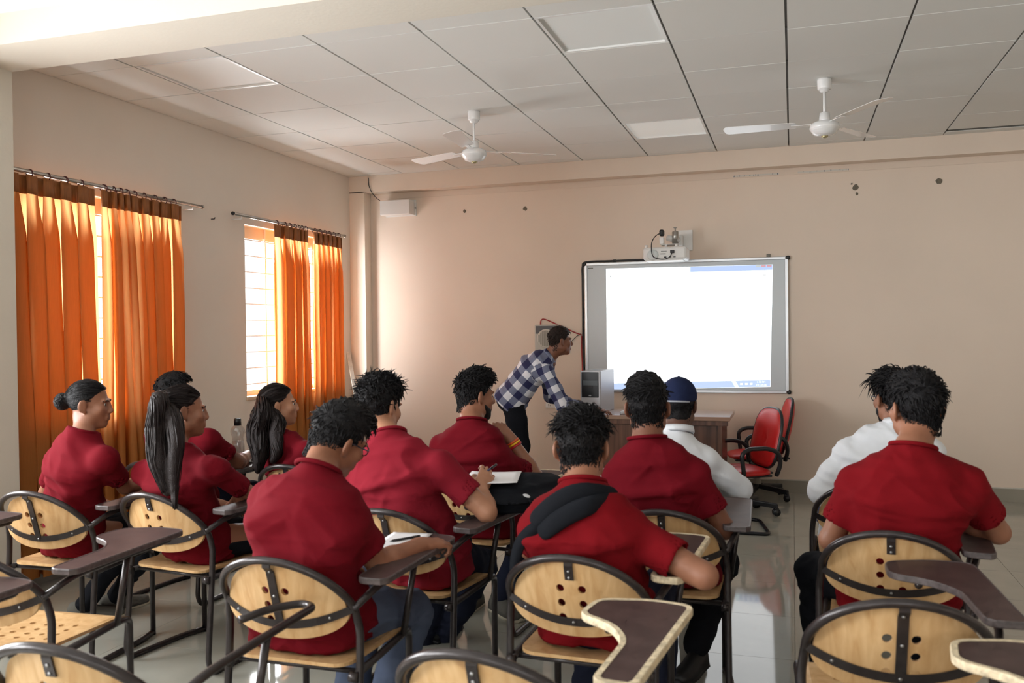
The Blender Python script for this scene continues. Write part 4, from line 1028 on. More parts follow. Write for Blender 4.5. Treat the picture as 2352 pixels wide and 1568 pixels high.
def shoe(parent, org, ank, toe, upper, hgt=.0, name='shoe'):
    t = unit([toe[0], toe[1], 0]); s_ = np.array([t[1], -t[0], 0]); V = []; prof = ((-.075, .030, .060), (-.06, .036, .085), (-.02, .037, .090), (.03, .040, .075), (.09, .046, .052), (.14, .044, .042), (.175, .034, .034), (.192, .016, .026))
    z0 = max(ank[2]-.085, 0)+hgt; b = np.array([ank[0], ank[1], z0]); n = 12
    def ringf(y, w, h, lo): return [b+t*y+s_*w*math.cos(a)+np.array([0, 0, lo+max(0, math.sin(a))*h+min(0, math.sin(a))*.002]) for a in [2*math.pi*k/n for k in range(n)]]
    def build(nm, pr, lo, hs, ws, m, par):
        V = [p for y, w, h in pr for p in ringf(y*(1.02 if ws > 1 else 1), w*ws, h*hs if hs != 'c' else .022, lo)]
        F = [(i*n+k, i*n+(k+1) % n, (i+1)*n+(k+1) % n, (i+1)*n+k) for i in range(len(pr)-1) for k in range(n)]+[tuple(range(n))[::-1], tuple((len(pr)-1)*n+k for k in range(n))]
        return link(nm, mesh_from(nm, np.array(V)-org, F, True, [m]), par)
    o = build(name, prof, .012, 1, 1, upper, parent); build('sole', prof, 0.0005, 'c', 1.07, SOLE if upper is SHOEU else SHOEB, o)

PEOPLE = {}
def person(key, label, J, head, skin, shirt, trousers, male=True, sleeve=.62, seed=1, build=1., hs=.94, handR=None, handL=None, near=True, shoes=SHOEB, slouch=.03, plaid=None, long_sleeve=False, collar='round', group='students sitting on tablet chairs', stand=False, amp=.0075, nr=None, name='person', hem=None):
    J = {k: np.asarray(v, float) for k, v in J.items()}
    H, N = J['hip'], J['neck']; org = np.array([H[0], H[1], 0.]); c = J['head']; M = rot_head(*head); b = build
    sdT = unit(J['shR']-J['shL']); _dn = unit(J['hip']-J['neck']); shL = J['shL']+sdT*.028*build+_dn*.030; shR = J['shR']-sdT*.028*build+_dn*.030; sdB = unit(J.get('hipside', sdT)); up = unit(N-H)
    back = -np.cross(up, sdT); back = unit(back-up*(back@up))
    W1 = H+(N-H)*.34+back*slouch*.6; W2 = H+(N-H)*.68+back*slouch; W3 = H+(N-H)*.90+back*slouch*.4
    allp = np.array(list(J.values())[0:0]+[J[k] for k in J if k != 'hipside']); lo = allp.min(0)-.14; hi = allp.max(0)+.17
    # ---- body (skin)
    v = Vol(lo, hi, .0048 if near else .0058)
    hl = {}
    hl['L'] = put_head(v, c, M, hs, N, male, nr)
    fr = .86 if male else .82
    T = [H, W1, W2, W3]; v.loft(T[:2], [.15*b*fr, .135*b*fr], [.10*b*fr, .09*b*fr], sdB); v.loft(T[1:], [.135*b*fr, .155*b*fr, .14*b*fr], [.09*b*fr, .10*b*fr, .08*b*fr], sdT)
    ar = (1. if male else .82)*J_s(b)
    for sgn, S, E_, W_ in ((-1, shL, J['elL'], J['wrL']), (1, shR, J['elR'], J['wrR'])):
        v.cone(W3, S, .05*ar, .048*ar, .03); md = (E_+W_)/2*.5+E_*.5
        v.chain([S, S*.5+E_*.5, E_, E_*.72+W_*.28, W_], [.050*ar, .046*ar, .039*ar, .041*ar, .027*ar], .015)
        hd = (handR if sgn > 0 else handL) or {}
        fd = hd.get('fd', W_-E_); nm = hd.get('n', np.array([0, 0, 1.])+.001)
        put_hand(v, W_, np.asarray(fd, float), np.asarray(nm, float), sgn, (.96 if male else .86), hd.get('curl', .5), thumb=hd.get('thumb', .5), spread=hd.get('spread', .1))
    for sgn, kn, an in ((-1, J['knL'], J['anL']), (1, J['knR'], J['anR'])):
        hj = H+sdB*sgn*.09*b; v.chain([hj, kn, an], [.07*b, .05, .034], .02)
    body = solid(name, v, SKIN[skin], None, 2, org); body.location = org; tag(body, label, 'person', group)
    # ---- shirt
    sk = 1. if male else .9; W = b*sk
    hemz = hem if hem is not None else H-up*.09
    sv = Vol(np.minimum(np.minimum(shL, shR), np.minimum(H, N)).min(0)*0+lo, hi, .0072 if near else .0085)
    ends = {}
    S1 = .006
    sv.loft([hemz, H], [.180*W, .178*W], [.126*W, .126*W], sdB, .02, 2.6)
    sv.loft([H, W1], [.178*W, .156*W], [.126*W, .114*W], unit(sdB+sdT), .03, 2.5); sv.loft([W1, W2], [.156*W, .172*W], [.114*W, .118*W], sdT, .03, 2.5)
    sv.loft([W2, W3], [.172*W, .135*W], [.118*W, .088*W], sdT, .03, 2.3); sv.loft([W3, N+(N-W3)*.30], [.130*W, .072], [.086*W, .068], sdT, .04, 2.1)
    for sgn, S, E_, W_ in ((-1, shL, J['elL'], J['wrL']), (1, shR, J['elR'], J['wrR'])):
        top = W3*.45+N*.55; sv.cone(top, S, .046*W, .046*W, .045); d = unit(E_-S); La = np.linalg.norm(E_-S)
        lat = W2+sdT*sgn*.115*W; sv.cone(S, lat, .046*W, .056*W, .05)
        if long_sleeve:
            cuff = W_-unit(W_-E_)*.025
            sv.chain([S, S*.5+E_*.5, E_, E_*.6+W_*.4, cuff], [.054*W, .054*W, .052*W, .048*W, .038*W], .025); dd = unit(W_-E_); ends[sgn] = (cuff, dd)
            sv.cone(cuff-dd*.02, cuff+dd*.05, .030*W, .034*W, .004, op='c')
        else:
            e = S+(E_-S)*sleeve; sv.cone(S, e, .053*W, .060*W, .035); ends[sgn] = (e, d)
            sv.cone(e-d*.028, e+d*.04, .050*W, .053*W, .004, op='c')
            sv.reg(lo, hi)
    # flatten sleeve ends so that they finish in a clean hem
    for sgn, (e, d) in ends.items():
        q = sv.reg(e-.14, e+.14); sl, X, Y, Z = q; dist = (X-e[0])*d[0]+(Y-e[1])*d[1]+(Z-e[2])*d[2]; rad = np.sqrt((X-e[0])**2+(Y-e[1])**2+(Z-e[2])**2)
        a = sv.a[sl]; near_ = rad < .10*W; sv.a[sl] = np.where(near_ & (dist > -.02), np.maximum(a, dist-.012), a)
    nc = N+(N-W3)*.52; upn = unit(unit(N-W3)+unit(c-N)*.6)
    q = sv.reg(nc-.12, nc+.12); sl, X, Y, Z = q; dist = (X-nc[0])*upn[0]+(Y-nc[1])*upn[1]+(Z-nc[2])*upn[2]; a = sv.a[sl]
    rad = np.sqrt((X-nc[0])**2+(Y-nc[1])**2+(Z-nc[2])**2); sv.a[sl] = np.where(rad < .11, np.maximum(a, dist-.0), a)
    if not stand:
        k_ = int((.4515-sv.lo[2])/sv.h)
        if k_ > 0: sv.a[:, :, :k_] = np.maximum(sv.a[:, :, :k_], .004)
    Vs, Fs = sv.net(3); P0 = Vs.copy()
    Vs = wrinkles(Vs, Fs, up, sdT, amp, seed, .0, .42, H, [e for e, d in ends.values()])
    so = link('shirt' if (long_sleeve or plaid) else 't_shirt', mesh_from('shirt', Vs-org, Fs, True, [shirt]), body)
    if plaid: plaid(so, P0, dict(H=H, N=N, up=up, sd=sdT, shL=shL, shR=shR, elL=J['elL'], elR=J['elR'], wrL=J['wrL'], wrR=J['wrR'], W3=W3, W2=W2))
    rn = nr or (.056 if male else .042)
    rib = ring_tube(nc-upn*.003, upn, rn*1.2+.006, rn*1.16+.006, sdT, .007)
    if collar == 'round': link('neck_rib', MB().tube(np.array(rib)-org, .0075, 8, closed=True).mesh('neck_rib', shirt), so)
    else:
        Vc = []; fw_ = np.cross(upn, sdT)
        for k in range(33):
            a = -HALF+2*math.pi*(k/32); front = max(0, math.sin(a))
            for (dz, dr) in ((-.010, .010), (.020, .002), (.023, .006), (.0, .016)):
                Vc.append(nc+sdT*(rn*1.12+dr)*math.cos(a+math.pi)+fw_*(rn*1.12+dr)*math.sin(a)*1.0+upn*(dz-.02*front))
        Fc = [(k*4+i, k*4+4+i, k*4+4+(i+1) % 4, k*4+(i+1) % 4) for k in range(32) for i in range(4)]
        link('collar', mesh_from('collar', np.array(Vc)-org, Fc, True, [shirt]), so)
        if plaid: link_pl(so)
    # ---- trousers
    tv = Vol(np.minimum(lo, 0*lo+lo), hi, .0095)
    tv.ell(H-up*.01+np.array([0, 0, -.005]), np.array([.160, .122, .10])*W, np.stack([sdB, np.cross(np.array([0, 0, 1.]), sdB), np.array([0, 0, 1.])], 1), .03)
    if stand: tv.cone(H, H+up*.08, .12*W, .115*W, .03, side=sdB, ratio=1.3)
    for sgn, kn, an in ((-1, J['knL'], J['anL']), (1, J['knR'], J['anR'])):
        hj = H+sdB*sgn*.088*W-np.array([0, 0, .012]); tv.chain([hj, hj*.5+kn*.5, kn], [.084*W, .078*W, .064*W], .03); hmz = an+unit(kn-an)*.02
        tv.chain([kn, kn*.5+an*.5, hmz], [.064*W, .058*W, .050*W], .03)
    Vt, Ft = tv.net(2); Vt = wrinkles(Vt, Ft, np.array([0, 0, 1.]), sdB, amp*.9, seed+20, -.5, .2, H)
    link('trousers', mesh_from('trousers', Vt-org, Ft, True, [trousers]), body)
    if shoes is not None:
        for sgn in (-1, 1):
            an = J['anL' if sgn < 0 else 'anR']; toe = J.get('toeL' if sgn < 0 else 'toeR', None); toe = np.cross(np.array([0, 0, 1.]), sdB) if toe is None else toe-an
            shoe(body, org, an, toe, shoes)
    # ---- eyes and brows
    Lh = hl['L']
    em = MB().ball((0, 0, 0), .0100*hs, 10, 8).mesh('eye', EYEW); im_ = MB().ball((0, .0078*hs, 0), (.0068*hs, .0040*hs, .0062*hs), 8, 6).mesh('iris', IRIS)
    for g in (-1, 1):
        e = link('eye', em, body); e.matrix_local = Matrix.Translation(Vector(Lh(g*.031, .0745, .003)-org)) @ Matrix(M.tolist()).to_4x4(); link('iris', im_, e)
        pts = [Lh(g*x, y, z)-org for x, y, z in ((.014, .0925, .020), (.028, .0925, .025), (.042, .086, .024), (.052, .074, .019))]
        link('eyebrow', MB().tube(smoothcurve(pts, 3), .0028, 6).mesh('eyebrow', HAIRM), body)
    PEOPLE[key] = dict(o=body, org=org, c=c, M=M, s=hs, L=Lh, J=J, nc=nc, upn=upn, sd=sdT, up=up, back=back, W2=W2, W3=W3, shirt=so, W1=W1)
    return PEOPLE[key]
def J_s(b): return .92+.08*b
def link_pl(so): pass

def hair_obj(p, parts, m, name='hair'):
    V = []; F = []; n = 0
    for v, f in parts: V.append(v); F.append(np.asarray(f)+n); n += len(v)
    return link(name, mesh_from(name, np.vstack(V)-p['org'], np.vstack(F), True, [m]), p['o'])
CAP0 = [((0, -.016, .040), (.0795, .1005, .093)), ((0, -.030, -.050), (.0615, .0615, .062))]
def crop(p, seed, comb, lift=.5, lt=.045, ls=.016, n=800, rad=.0036, top=None, curl=0., droop=.25, m=HAIRM, rough=.0022, side_rad=None):
    """short hair: skull cap with volume on top plus combed locks"""
    c, M, s = p['c'], p['M'], p['s']; r = np.random.default_rng(seed)
    ells = CAP0[:2]+(top or [((0, .002, .070), (.066, .088, .068))])
    parts = [hair_cap(c, M, s, ells, 'short', .0048, rough, seed)]
    P, Nn = scalp(n, r, topbias=1.2); w = np.clip((P[:, 2]-.03)/.06, 0, 1)[:, None]
    for (ce, rr) in ells[2:]:                                            # push roots out to the top volume
        d = P-np.array(ce); e = np.sqrt(((d/np.array(rr))**2).sum(1))[:, None]; P = np.where(e < 1, np.array(ce)+d/e*.97, P)
    cb = np.array([comb(q) for q in P]); sidec = np.array([0, -.55, -.8])
    d0 = Nn*(lift*w+.10)+cb*w*(1-.4*lift)+sidec*(1-w)*.75+r.normal(0, .16+.25*curl, P.shape); d0 /= np.linalg.norm(d0, axis=1)[:, None]
    bend = r.normal(0, .10+.35*curl, P.shape)-np.array([0, 0, droop])*w-Nn*.55*w
    L = (ls+(lt-ls)*w[:, 0])*(.65+.7*r.random(n))
    V, F = locks(P*s, d0, bend, L*s, rad*(.6+.7*r.random(n)), 5, .7)
    parts.append((V @ M.T+c, F))
    k = n//2; a = r.uniform(-1.45, 1.45, k); z = r.uniform(-.088, .0, k); rr = np.where(z < -.05, .0615, .0615+(z+.05)*.30)
    P = np.stack([rr*np.sin(a)*1.05, -.030-rr*np.cos(a)*1.02, z], 1); ok = P[:, 2] > np.interp(P[:, 1], *ZL['short'])+.006; P = P[ok]; a = a[ok]; k = len(P)
    Nn = np.stack([np.sin(a), -np.cos(a), 0*a], 1); d0 = Nn*.12+np.array([0, -.15, -1])+r.normal(0, .18, P.shape); d0 /= np.linalg.norm(d0, axis=1)[:, None]
    V, F = locks(P*s, d0, r.normal(0, .12, P.shape)-Nn*.2, np.full(k, .009)*s, .0024*np.ones(k), 4, .6); parts.append((V @ M.T+c, F))
    return hair_obj(p, parts, m)

def spectacles(p, both=True):
    L, org = p['L'], p['org']; t = link('spectacles', None, p['o']); m = MB()
    rim = [np.array([.024*math.cos(a), 0, .017*math.sin(a)]) for a in np.linspace(0, 2*math.pi, 20, endpoint=False)]
    for g in (-1, 1):
        link('lens_rim', MB().tube([L(g*.034+q[0], .102-abs(g*.034+q[0])*.18, .002+q[2])-org for q in rim], .0022, 6, closed=True).mesh('lens_rim', GLS), p['o'])
        link('temple', MB().tube([L(g*.060, .091, .008)-org, L(g*.078, .04, .010)-org, L(g*.083, -.002, .012)-org, L(g*.084, -.02, -.006)-org], .0024, 6).mesh('temple', GLS), p['o'])
    link('spectacle_bridge', MB().tube([L(-.011, .105, .006)-org, L(0, .109, .008)-org, L(.011, .105, .006)-org], .002, 6).mesh('spectacle_bridge', GLS), p['o'])
    bpy.data.objects.remove(t)
def beard(p, seed, n=420):
    c, M, s = p['c'], p['M'], p['s']; r = np.random.default_rng(seed)
    v = Vol(c-.2, c+.2, .0048); L = p['L']
    v.ell(L(0, .030, -.046), np.array([.063, .069, .083])*s, M, .02); v.ell(L(0, .068, -.104), np.array([.031, .029, .027])*s, M, .02)
    for g in (-1, 1): v.ell(L(g*.050, .012, -.062), np.array([.024, .032, .03])*s, M, .02)
    sl, X, Y, Z = v.reg(c-.2, c+.2); px, py, pz = X-c[0], Y-c[1], Z-c[2]; q = [(px*M[0, i]+py*M[1, i]+pz*M[2, i])/s for i in range(3)]
    lim = -.020-.045*np.clip(q[1]/.07, 0, 1); k = .006; d = ((q[2]-lim)*s).astype(np.float32); v.a = np.maximum(v.a, d); v.a = np.maximum(v.a, ((-.012-q[1])*s).astype(np.float32))
    mou = np.sqrt((q[0]/.026)**2+((q[1]-.094)/.03)**2+((q[2]+.064)/.016)**2); v.a = np.maximum(v.a, ((1-mou)*.016*s).astype(np.float32))
    hair_obj(p, [v.net(1)], HAIRM, 'beard')

# ------------------------------------------------------------------ the twelve students and the man at the desk
SIT = 'students sitting on tablet chairs'
def seated(key, **over):
    f = chair_frame(key)
    J = dict(hip=f(0, .205, .535), neck=f(0, .19, 1.02), head=f(0, .24, 1.14), shL=f(-.18, .18, .97), shR=f(.18, .18, .97), elL=f(-.235, .26, .70), elR=f(.24, .28, .735), wrL=f(-.10, .46, .62), wrR=f(.16, .48, .735),
             knL=f(-.14, .60, .50), knR=f(.14, .60, .50), anL=f(-.13, .58, .085), anR=f(.13, .58, .085), hipside=f(1, 0, 0)-f(0, 0, 0))
    J.update({k: (at(*v) if not isinstance(v, np.ndarray) else v) for k, v in over.items()})
    return J, f
UPH = dict(n=(0, 0, 1), curl=.55)
J, f = seated('C1', head=(206, 928, 3.26), neck=(190, 1000, 3.20), shL=(128, 1035, 3.26), shR=(250, 1040, 3.16), elR=(287, 1118, 3.34))
J['wrR'] = f(.20, .46, .735); J['anL'] = at(192, 1392, 3.62); J['anR'] = at(262, 1372, 3.78); J['knL'] = f(.02, .60, .50); J['knR'] = f(.20, .56, .50); J['toeL'] = J['anL']+np.array([.8, .6, 0]); J['hip'] = f(-.01, .19, .53); J['hipside'] = J['hipside']*.8+np.array([.0, -.3, 0])
p = person('P1', 'girl with black hair in a bun, maroon t-shirt and black trousers, by the curtain', J, (62, 4, 0), 'tan', CL['maroon'], CL['black'], False, .66, 11, .94, .90, UPH, shoes=SHOEU, group=SIT)
def bun(v, L): v.ell(L((0, -.128, .008)), np.array([.042, .040, .044])*p['s'], p['M'], .012)
c, M, s = p['c'], p['M'], p['s']; r = np.random.default_rng(1)
P, Nn = scalp(420, r, ell=((0, -.012, .036), (.0775, .0985, .089))); tgt = np.array([0, -.105, .018]); d = tgt-P; d -= Nn*(d*Nn).sum(1)[:, None]; Ld = np.linalg.norm(d, axis=1); d /= Ld[:, None]+1e-9
V, F = locks(P*s, d, -Nn*.30, np.minimum(Ld, .07)*s, .0030*np.ones(420), 5, .5)
q = r.normal(size=(160, 3)); q /= np.linalg.norm(q, axis=1)[:, None]; tg = np.cross(q, r.normal(size=(160, 3))); tg /= np.linalg.norm(tg, axis=1)[:, None]
V2, F2 = locks((np.array([0, -.128, .008])+q*np.array([.041, .039, .043]))*s, tg, -q*.45, np.full(160, .035)*s, .0034*np.ones(160), 5, .6)
hair_obj(p, [hair_cap(c, M, s, [((0, -.014, .036), (.078, .099, .090))], 'long', .0048, .0012, 3, bun), (V @ M.T+c, F), (V2 @ M.T+c, F2)], HAIRM)

def long_hair(p, guides, n, rad, seed, m, wave=0., caprough=.002, tie=None, name='hair', back=None, roots=380):
    """guides: list of (points in the world, radii) that bundles of strands follow"""
    c, M, s = p['c'], p['M'], p['s']; r = np.random.default_rng(seed); parts = [hair_cap(c, M, s, [((0, -.016, .036), (.0795, .1005, .091))], 'long', .0048, caprough, seed)]
    P, Nn = scalp(roots, r, ell=((0, -.014, .037), (.079, .100, .090))); tgt = np.array(tie if tie is not None else (0, -.11, -.06)); d = tgt-P; d -= Nn*(d*Nn).sum(1)[:, None]; Ld = np.linalg.norm(d, axis=1); d /= Ld[:, None]+1e-9
    V, F = locks(P*s, d, -Nn*.28, np.minimum(Ld, .08)*s, np.full(roots, .0034), 5, .5); parts.append((V @ M.T+c, F))
    allp = np.array([q for G, R in guides for q in G]); v = Vol(allp.min(0)-.09, allp.max(0)+.09, .006)
    for G, R in guides: v.chain(smoothcurve(G, 4), np.interp(np.linspace(0, 1, 4*(len(G)-1)+1), np.linspace(0, 1, len(R)), R)*.80, .02)
    parts.append(v.net(1))
    S = 18
    for gi, (G, R) in enumerate(guides):
        C = smoothcurve(G, 8); C = C[np.linspace(0, len(C)-1, S).astype(int)]; T = np.gradient(C, axis=0); T /= np.linalg.norm(T, axis=1)[:, None]; u = np.cross(T, np.array([.3, 1, .1])); u /= np.linalg.norm(u, axis=1)[:, None]; w = np.cross(T, u)
        RR = np.interp(np.linspace(0, 1, S), np.linspace(0, 1, len(R)), R); k = n if not isinstance(n, list) else n[gi]
        a = r.random(k)*2*math.pi; q = np.sqrt(.35+.65*r.random(k)); ph = r.random(k)*6.28; tt = np.linspace(0, 1, S)
        off_ = (np.cos(a)[:, None]*q[:, None]*RR[None])[:, :, None]*u[None]+(np.sin(a)[:, None]*q[:, None]*RR[None])[:, :, None]*w[None]
        off_ = off_+wave*(np.sin(tt[None]*14+ph[:, None])*np.minimum(1, tt*3)[None])[:, :, None]*u[None]+wave*.7*(np.cos(tt[None]*12+ph[:, None]*1.7)*np.minimum(1, tt*3)[None])[:, :, None]*w[None]
        Cs = C[None]+off_; lenf = .80+.35*r.random(k); idx = np.clip(tt[None]*lenf[:, None], 0, 1)*(S-1); i0 = np.floor(idx).astype(int).clip(0, S-2); fr = (idx-i0)[:, :, None]
        ar = np.arange(k)[:, None]; Cs = Cs[ar, i0]*(1-fr)+Cs[ar, i0+1]*fr
        parts.append(lock_curves(Cs, rad*(.6+.8*r.random(k)), .7, .8))
    return hair_obj(p, parts, m, name)

J, f = seated('C2', head=(424, 945, 3.32), neck=(404, 1030, 3.26), shL=(322, 1072, 3.26), shR=(500, 1062, 3.22), elR=(566, 1128, 3.42)); J['wrR'] = at(528, 1166, 3.60); J['hip'] = f(.01, .18, .53); J['knL'] = f(.06, .62, .50); J['knR'] = f(.26, .56, .50); J['anL'] = f(.30, .74, .085); J['anR'] = f(.46, .66, .085)
p = person('P2', 'girl with a long black ponytail and maroon t-shirt, back to the camera', J, (46, 2, -4), 'tan', CL['maroon'], CL['black'], False, .80, 12, .96, .92, UPH, group=SIT)
tie = p['L'](0, -.115, .050)
B = lambda x, y, Y: at(x, y, Y)
long_hair(p, [([tie, B(366, 915, 3.10), B(360, 985, 3.08), B(366, 1060, 3.06), B(384, 1130, 3.05)], [.018, .034, .044, .045, .022]),
              ([tie, B(395, 950, 3.12), B(405, 1010, 3.08), B(400, 1080, 3.06), B(402, 1168, 3.04)], [.016, .03, .034, .026, .008])], [150, 110], .0036, 5, HAIRB, .004, tie=(0, -.115, .050))
link('hair_tie', MB().tube([tie-p['org']+np.array([.020*math.cos(a), .006*math.sin(a), .016*math.sin(a)]) for a in np.linspace(0, 6.28, 14, endpoint=False)], .005, 6, closed=True).mesh('hair_tie', BLACKP), p['o'])

J, f = seated('P3', head=(402, 905, 4.14), neck=(414, 975, 4.08), shL=(350, 992, 4.12), shR=(486, 1000, 4.04), elR=(548, 1062, 4.22)); J['wrR'] = f(.17, .52, .735)
p = person('P3', 'boy in a maroon t-shirt half hidden behind the ponytail girl', J, (52, 0, 0), 'brown', CL['maroon'], CL['navy'], True, .62, 13, .98, .92, UPH, near=False, group=SIT)
crop(p, 21, lambda q: np.array([.2, .8, 0]), .4, .035, .016, 500, .0042)

J, f = seated('P4', head=(641, 930, 4.18), neck=(640, 1003, 4.12), shL=(590, 1030, 4.16), shR=(712, 1022, 4.06))
p = person('P4', 'girl with long loose wavy dark hair and maroon t-shirt, in profile', J, (56, -2, 0), 'fair', CL['maroon'], CL['navy'], False, .62, 14, .92, .93, UPH, near=False, group=SIT)
L = p['L']
long_hair(p, [([L(0, -.085, .04), B(605, 945, 4.05), B(594, 990, 4.03), B(598, 1040, 4.0), B(592, 1082, 3.99)], [.035, .044, .05, .048, .018]),
              ([L(.04, -.07, .0), B(637, 965, 4.08), B(634, 1000, 4.04), B(636, 1040, 4.0), B(624, 1062, 4.0)], [.028, .036, .036, .026, .008]),
              ([L(-.02, -.09, .05), B(588, 960, 4.08), B(578, 1000, 4.05), B(584, 1040, 4.02)], [.025, .03, .03, .010])], [130, 90, 70], .0042, 6, HAIRB, .010, tie=(0, -.11, .01))
link('hair_clip', MB().ball((0, 0, 0), (.022, .008, .012), 10, 6).mesh('hair_clip', BLACKP), p['o'], L(.03, -.105, .045)-p['org'])
for g in (1,): link('earring', MB().ball((0, 0, 0), .005, 8, 6).mesh('earring', mat('gold', srgb(200, 160, 80), .25, 1.)), p['o'], L(g*.082, .0, -.044)-p['org'])

J, f = seated('C5', head=(778, 1010, 2.66), neck=(728, 1092, 2.50), shL=(604, 1128, 2.52), shR=(812, 1172, 2.50), elR=(872, 1296, 2.62), wrR=(968, 1252, 2.80)); J['hip'] = f(-.015, .18, .535); J['knR'] = at(948, 1402, 2.98); J['knL'] = f(-.04, .58, .50); J['anR'] = f(.10, .44, .085); J['anL'] = f(-.06, .50, .085)
p = person('P5', 'boy with spectacles, maroon t-shirt and grey-blue trousers, leaning over his board', J, (27, 24, 13), 'tan', CL['rose'] if 0 else CL['maroon'], CL['greyblue'], True, .62, 15, 1.12, .98, dict(fd=at(1012, 1246, 2.86)-at(968, 1252, 2.80), n=(-.15, -.35, 1), curl=1.0, thumb=.8), slouch=.045, group=SIT)
crop(p, 25, lambda q: np.array([-.5, .75, .1]), .45, .05, .014, 1000, .0036, [((0, .004, .076), (.070, .094, .070))]); spectacles(p)

J, f = seated('C6', head=(872, 934, 3.36), neck=(892, 1010, 3.28), shL=(800, 1072, 3.32), shR=(1022, 1058, 3.24), elR=(1118, 1176, 3.28), wrR=(1104, 1120, 3.40)); J['hip'] = f(.01, .19, .535); J['knR'] = at(1105, 1296, 3.78); J['anR'] = at(1010, 1478, 3.86); J['anL'] = at(960, 1490, 3.80); J['knL'] = f(-.08, .62, .50)
p = person('P6', 'boy with bushy curly black hair in a faded maroon t-shirt, holding a pen', J, (18, 14, -4), 'fair', CL['rose'], CL['navy'], True, .60, 16, 1.06, .96, dict(fd=at(1120, 1086, 3.47)-at(1104, 1120, 3.40), n=(.5, -.75, .35), curl=[.75, .95, 1.1, 1.2], thumb=.7), slouch=.045, group=SIT)
crop(p, 26, lambda q: np.array([.1, .4, .2]), .75, .036, .024, 1200, .0042, [((0, -.004, .078), (.078, .098, .070)), ((0, -.03, .02), (.084, .092, .085))], curl=.9, rough=.005)

J, f = seated('P7', head=(1092, 908, 4.20), neck=(1084, 975, 4.12), shL=(1003, 1012, 4.14), shR=(1164, 1052, 4.10), elR=(1230, 1096, 4.28), wrR=(1170, 1004, 4.25)); J['anR'] = np.array([-1.44, 4.30, .085]); J['anL'] = np.array([-1.60, 4.34, .085]); J['toeR'] = J['anR']+np.array([.6, -.5, 0]); J['toeL'] = J['anL']+np.array([-.1, -1, 0.])
p = person('P7', 'bearded boy in maroon resting his chin on his hand, bright bracelets on wrist', J, (42, 6, 0), 'tan', CL['maroon'], CL['navy'], True, .62, 17, 1.04, .96, dict(fd=at(1138, 966, 4.27)-at(1170, 1004, 4.25), n=(.65, -.6, .45), curl=1.35, thumb=.6), near=False, shoes=SHOEU, group=SIT)
crop(p, 27, lambda q: np.array([.1, .55, .35]), .7, .042, .016, 800, .0045, [((0, .010, .082), (.066, .088, .068))], curl=.25); beard(p, 3)
w0 = p['J']['wrR']; dw = unit(p['J']['elR']-w0)
for k, (col, off_) in enumerate((('orange_bracelet', .028), ('yellow_bracelet', .040), ('red_bracelet', .052))):
    cc = w0+dw*off_; rg = ring_tube(cc, dw, .031+.001*k, .031+.001*k, np.array([1., 0, 0]), .005)
    link('bracelet', MB().tube(np.array(rg)-p['org'], .0055, 7, closed=True).mesh('bracelet', mat(col, dict(orange_bracelet=srgb(226, 90, 40), yellow_bracelet=srgb(240, 186, 30), red_bracelet=srgb(190, 30, 40))[col], .4)), p['o'])

J, f = seated('C8', head=(1336, 1030, 2.84), neck=(1338, 1122, 2.76), shL=(1222, 1188, 2.76), shR=(1458, 1200, 2.74), elR=(1618, 1322, 2.68)); J['hip'] = f(.01, .19, .535); J['wrR'] = f(.10, .25, .735); J['wrL'] = f(-.02, .40, .70)
p = person('P8', 'boy with spiky hair and red t-shirt, padded black strap across his back', J, (-6, 12, 0), 'tan', CL['red'], CL['navy'], True, .64, 18, 1.08, .97, UPH, slouch=.05, group=SIT)
crop(p, 28, lambda q: np.array([-.75 if q[0] < .02 else -.2, .35, .1]), .75, .062, .010, 1000, .0036, [((0, .006, .074), (.070, .092, .068))], curl=.2)

J, f = seated('C9', head=(1488, 936, 3.52), neck=(1488, 1018, 3.46), shL=(1404, 1080, 3.48), shR=(1606, 1078, 3.46), elR=(1664, 1214, 3.50)); J['wrR'] = at(1590, 1195, 3.76); J['knR'] = at(1658, 1292, 3.94); J['anR'] = at(1598, 1490, 3.66); J['anL'] = J['anR']+np.array([-.2, .05, 0]); J['toeR'] = J['anR']+np.array([-.25, -.9, 0])
p = person('P9', 'boy with swept black hair and maroon t-shirt, seated just before the capped student', J, (-4, 4, 0), 'brown', CL['maroon'], CL['black'], True, .62, 19, 1.04, .96, UPH, group=SIT)
crop(p, 29, lambda q: np.array([-.8, .35, .15]), .5, .052, .011, 1000, .0036, [((-.004, .008, .080), (.068, .090, .066))])

J, f = seated('P10', head=(1560, 930, 4.18), neck=(1552, 1000, 4.12), shL=(1458, 1040, 4.14), shR=(1640, 1046, 4.12), elR=(1700, 1122, 4.24)); J['wrR'] = f(.10, .50, .735)
p = person('P10', 'student in a white long-sleeved shirt and navy cap', J, (6, 4, 0), 'dark', CL['white'], CL['navy'], True, .62, 20, 1.02, .92, UPH, near=False, long_sleeve=True, collar='shirt', group=SIT)
crop(p, 30, lambda q: np.array([0, .3, 0]), .1, .01, .010, 260, .004, CAP0)
c, M, s = p['c'], p['M'], p['s']; L = p['L']; CAPM = cloth('navy_cap_cloth', srgb(34, 42, 72))
ZL['cap'] = ([-.13, 0, .12], [.012, .022, .040])
V, F = hair_cap(c, M, s, [((0, -.014, .044), (.0915, .1125, .100))], 'cap', .005)
cp = link('cap', mesh_from('cap', V-p['org'], F, True, [CAPM]), p['o'])
V = []; 
for dz in (0, .006):
    for i in range(9):
        for j in range(5): a = -1.15+2.3*i/8; rr = 1+.62*j/4*math.cos(a*.8); V.append(L(.086*math.sin(a)*(1+.0*j), .10*math.cos(a)*rr, .040+dz-.02*(j/4)-.02*math.sin(a)**2)-p['org'])
F = [(i*5+j, i*5+5+j, i*5+6+j, i*5+j+1) for i in range(8) for j in range(4)]; F = F+[tuple(45+q for q in f_[::-1]) for f_ in F]+[(i*5+4, i*5+9, i*5+54, i*5+49) for i in range(8)]
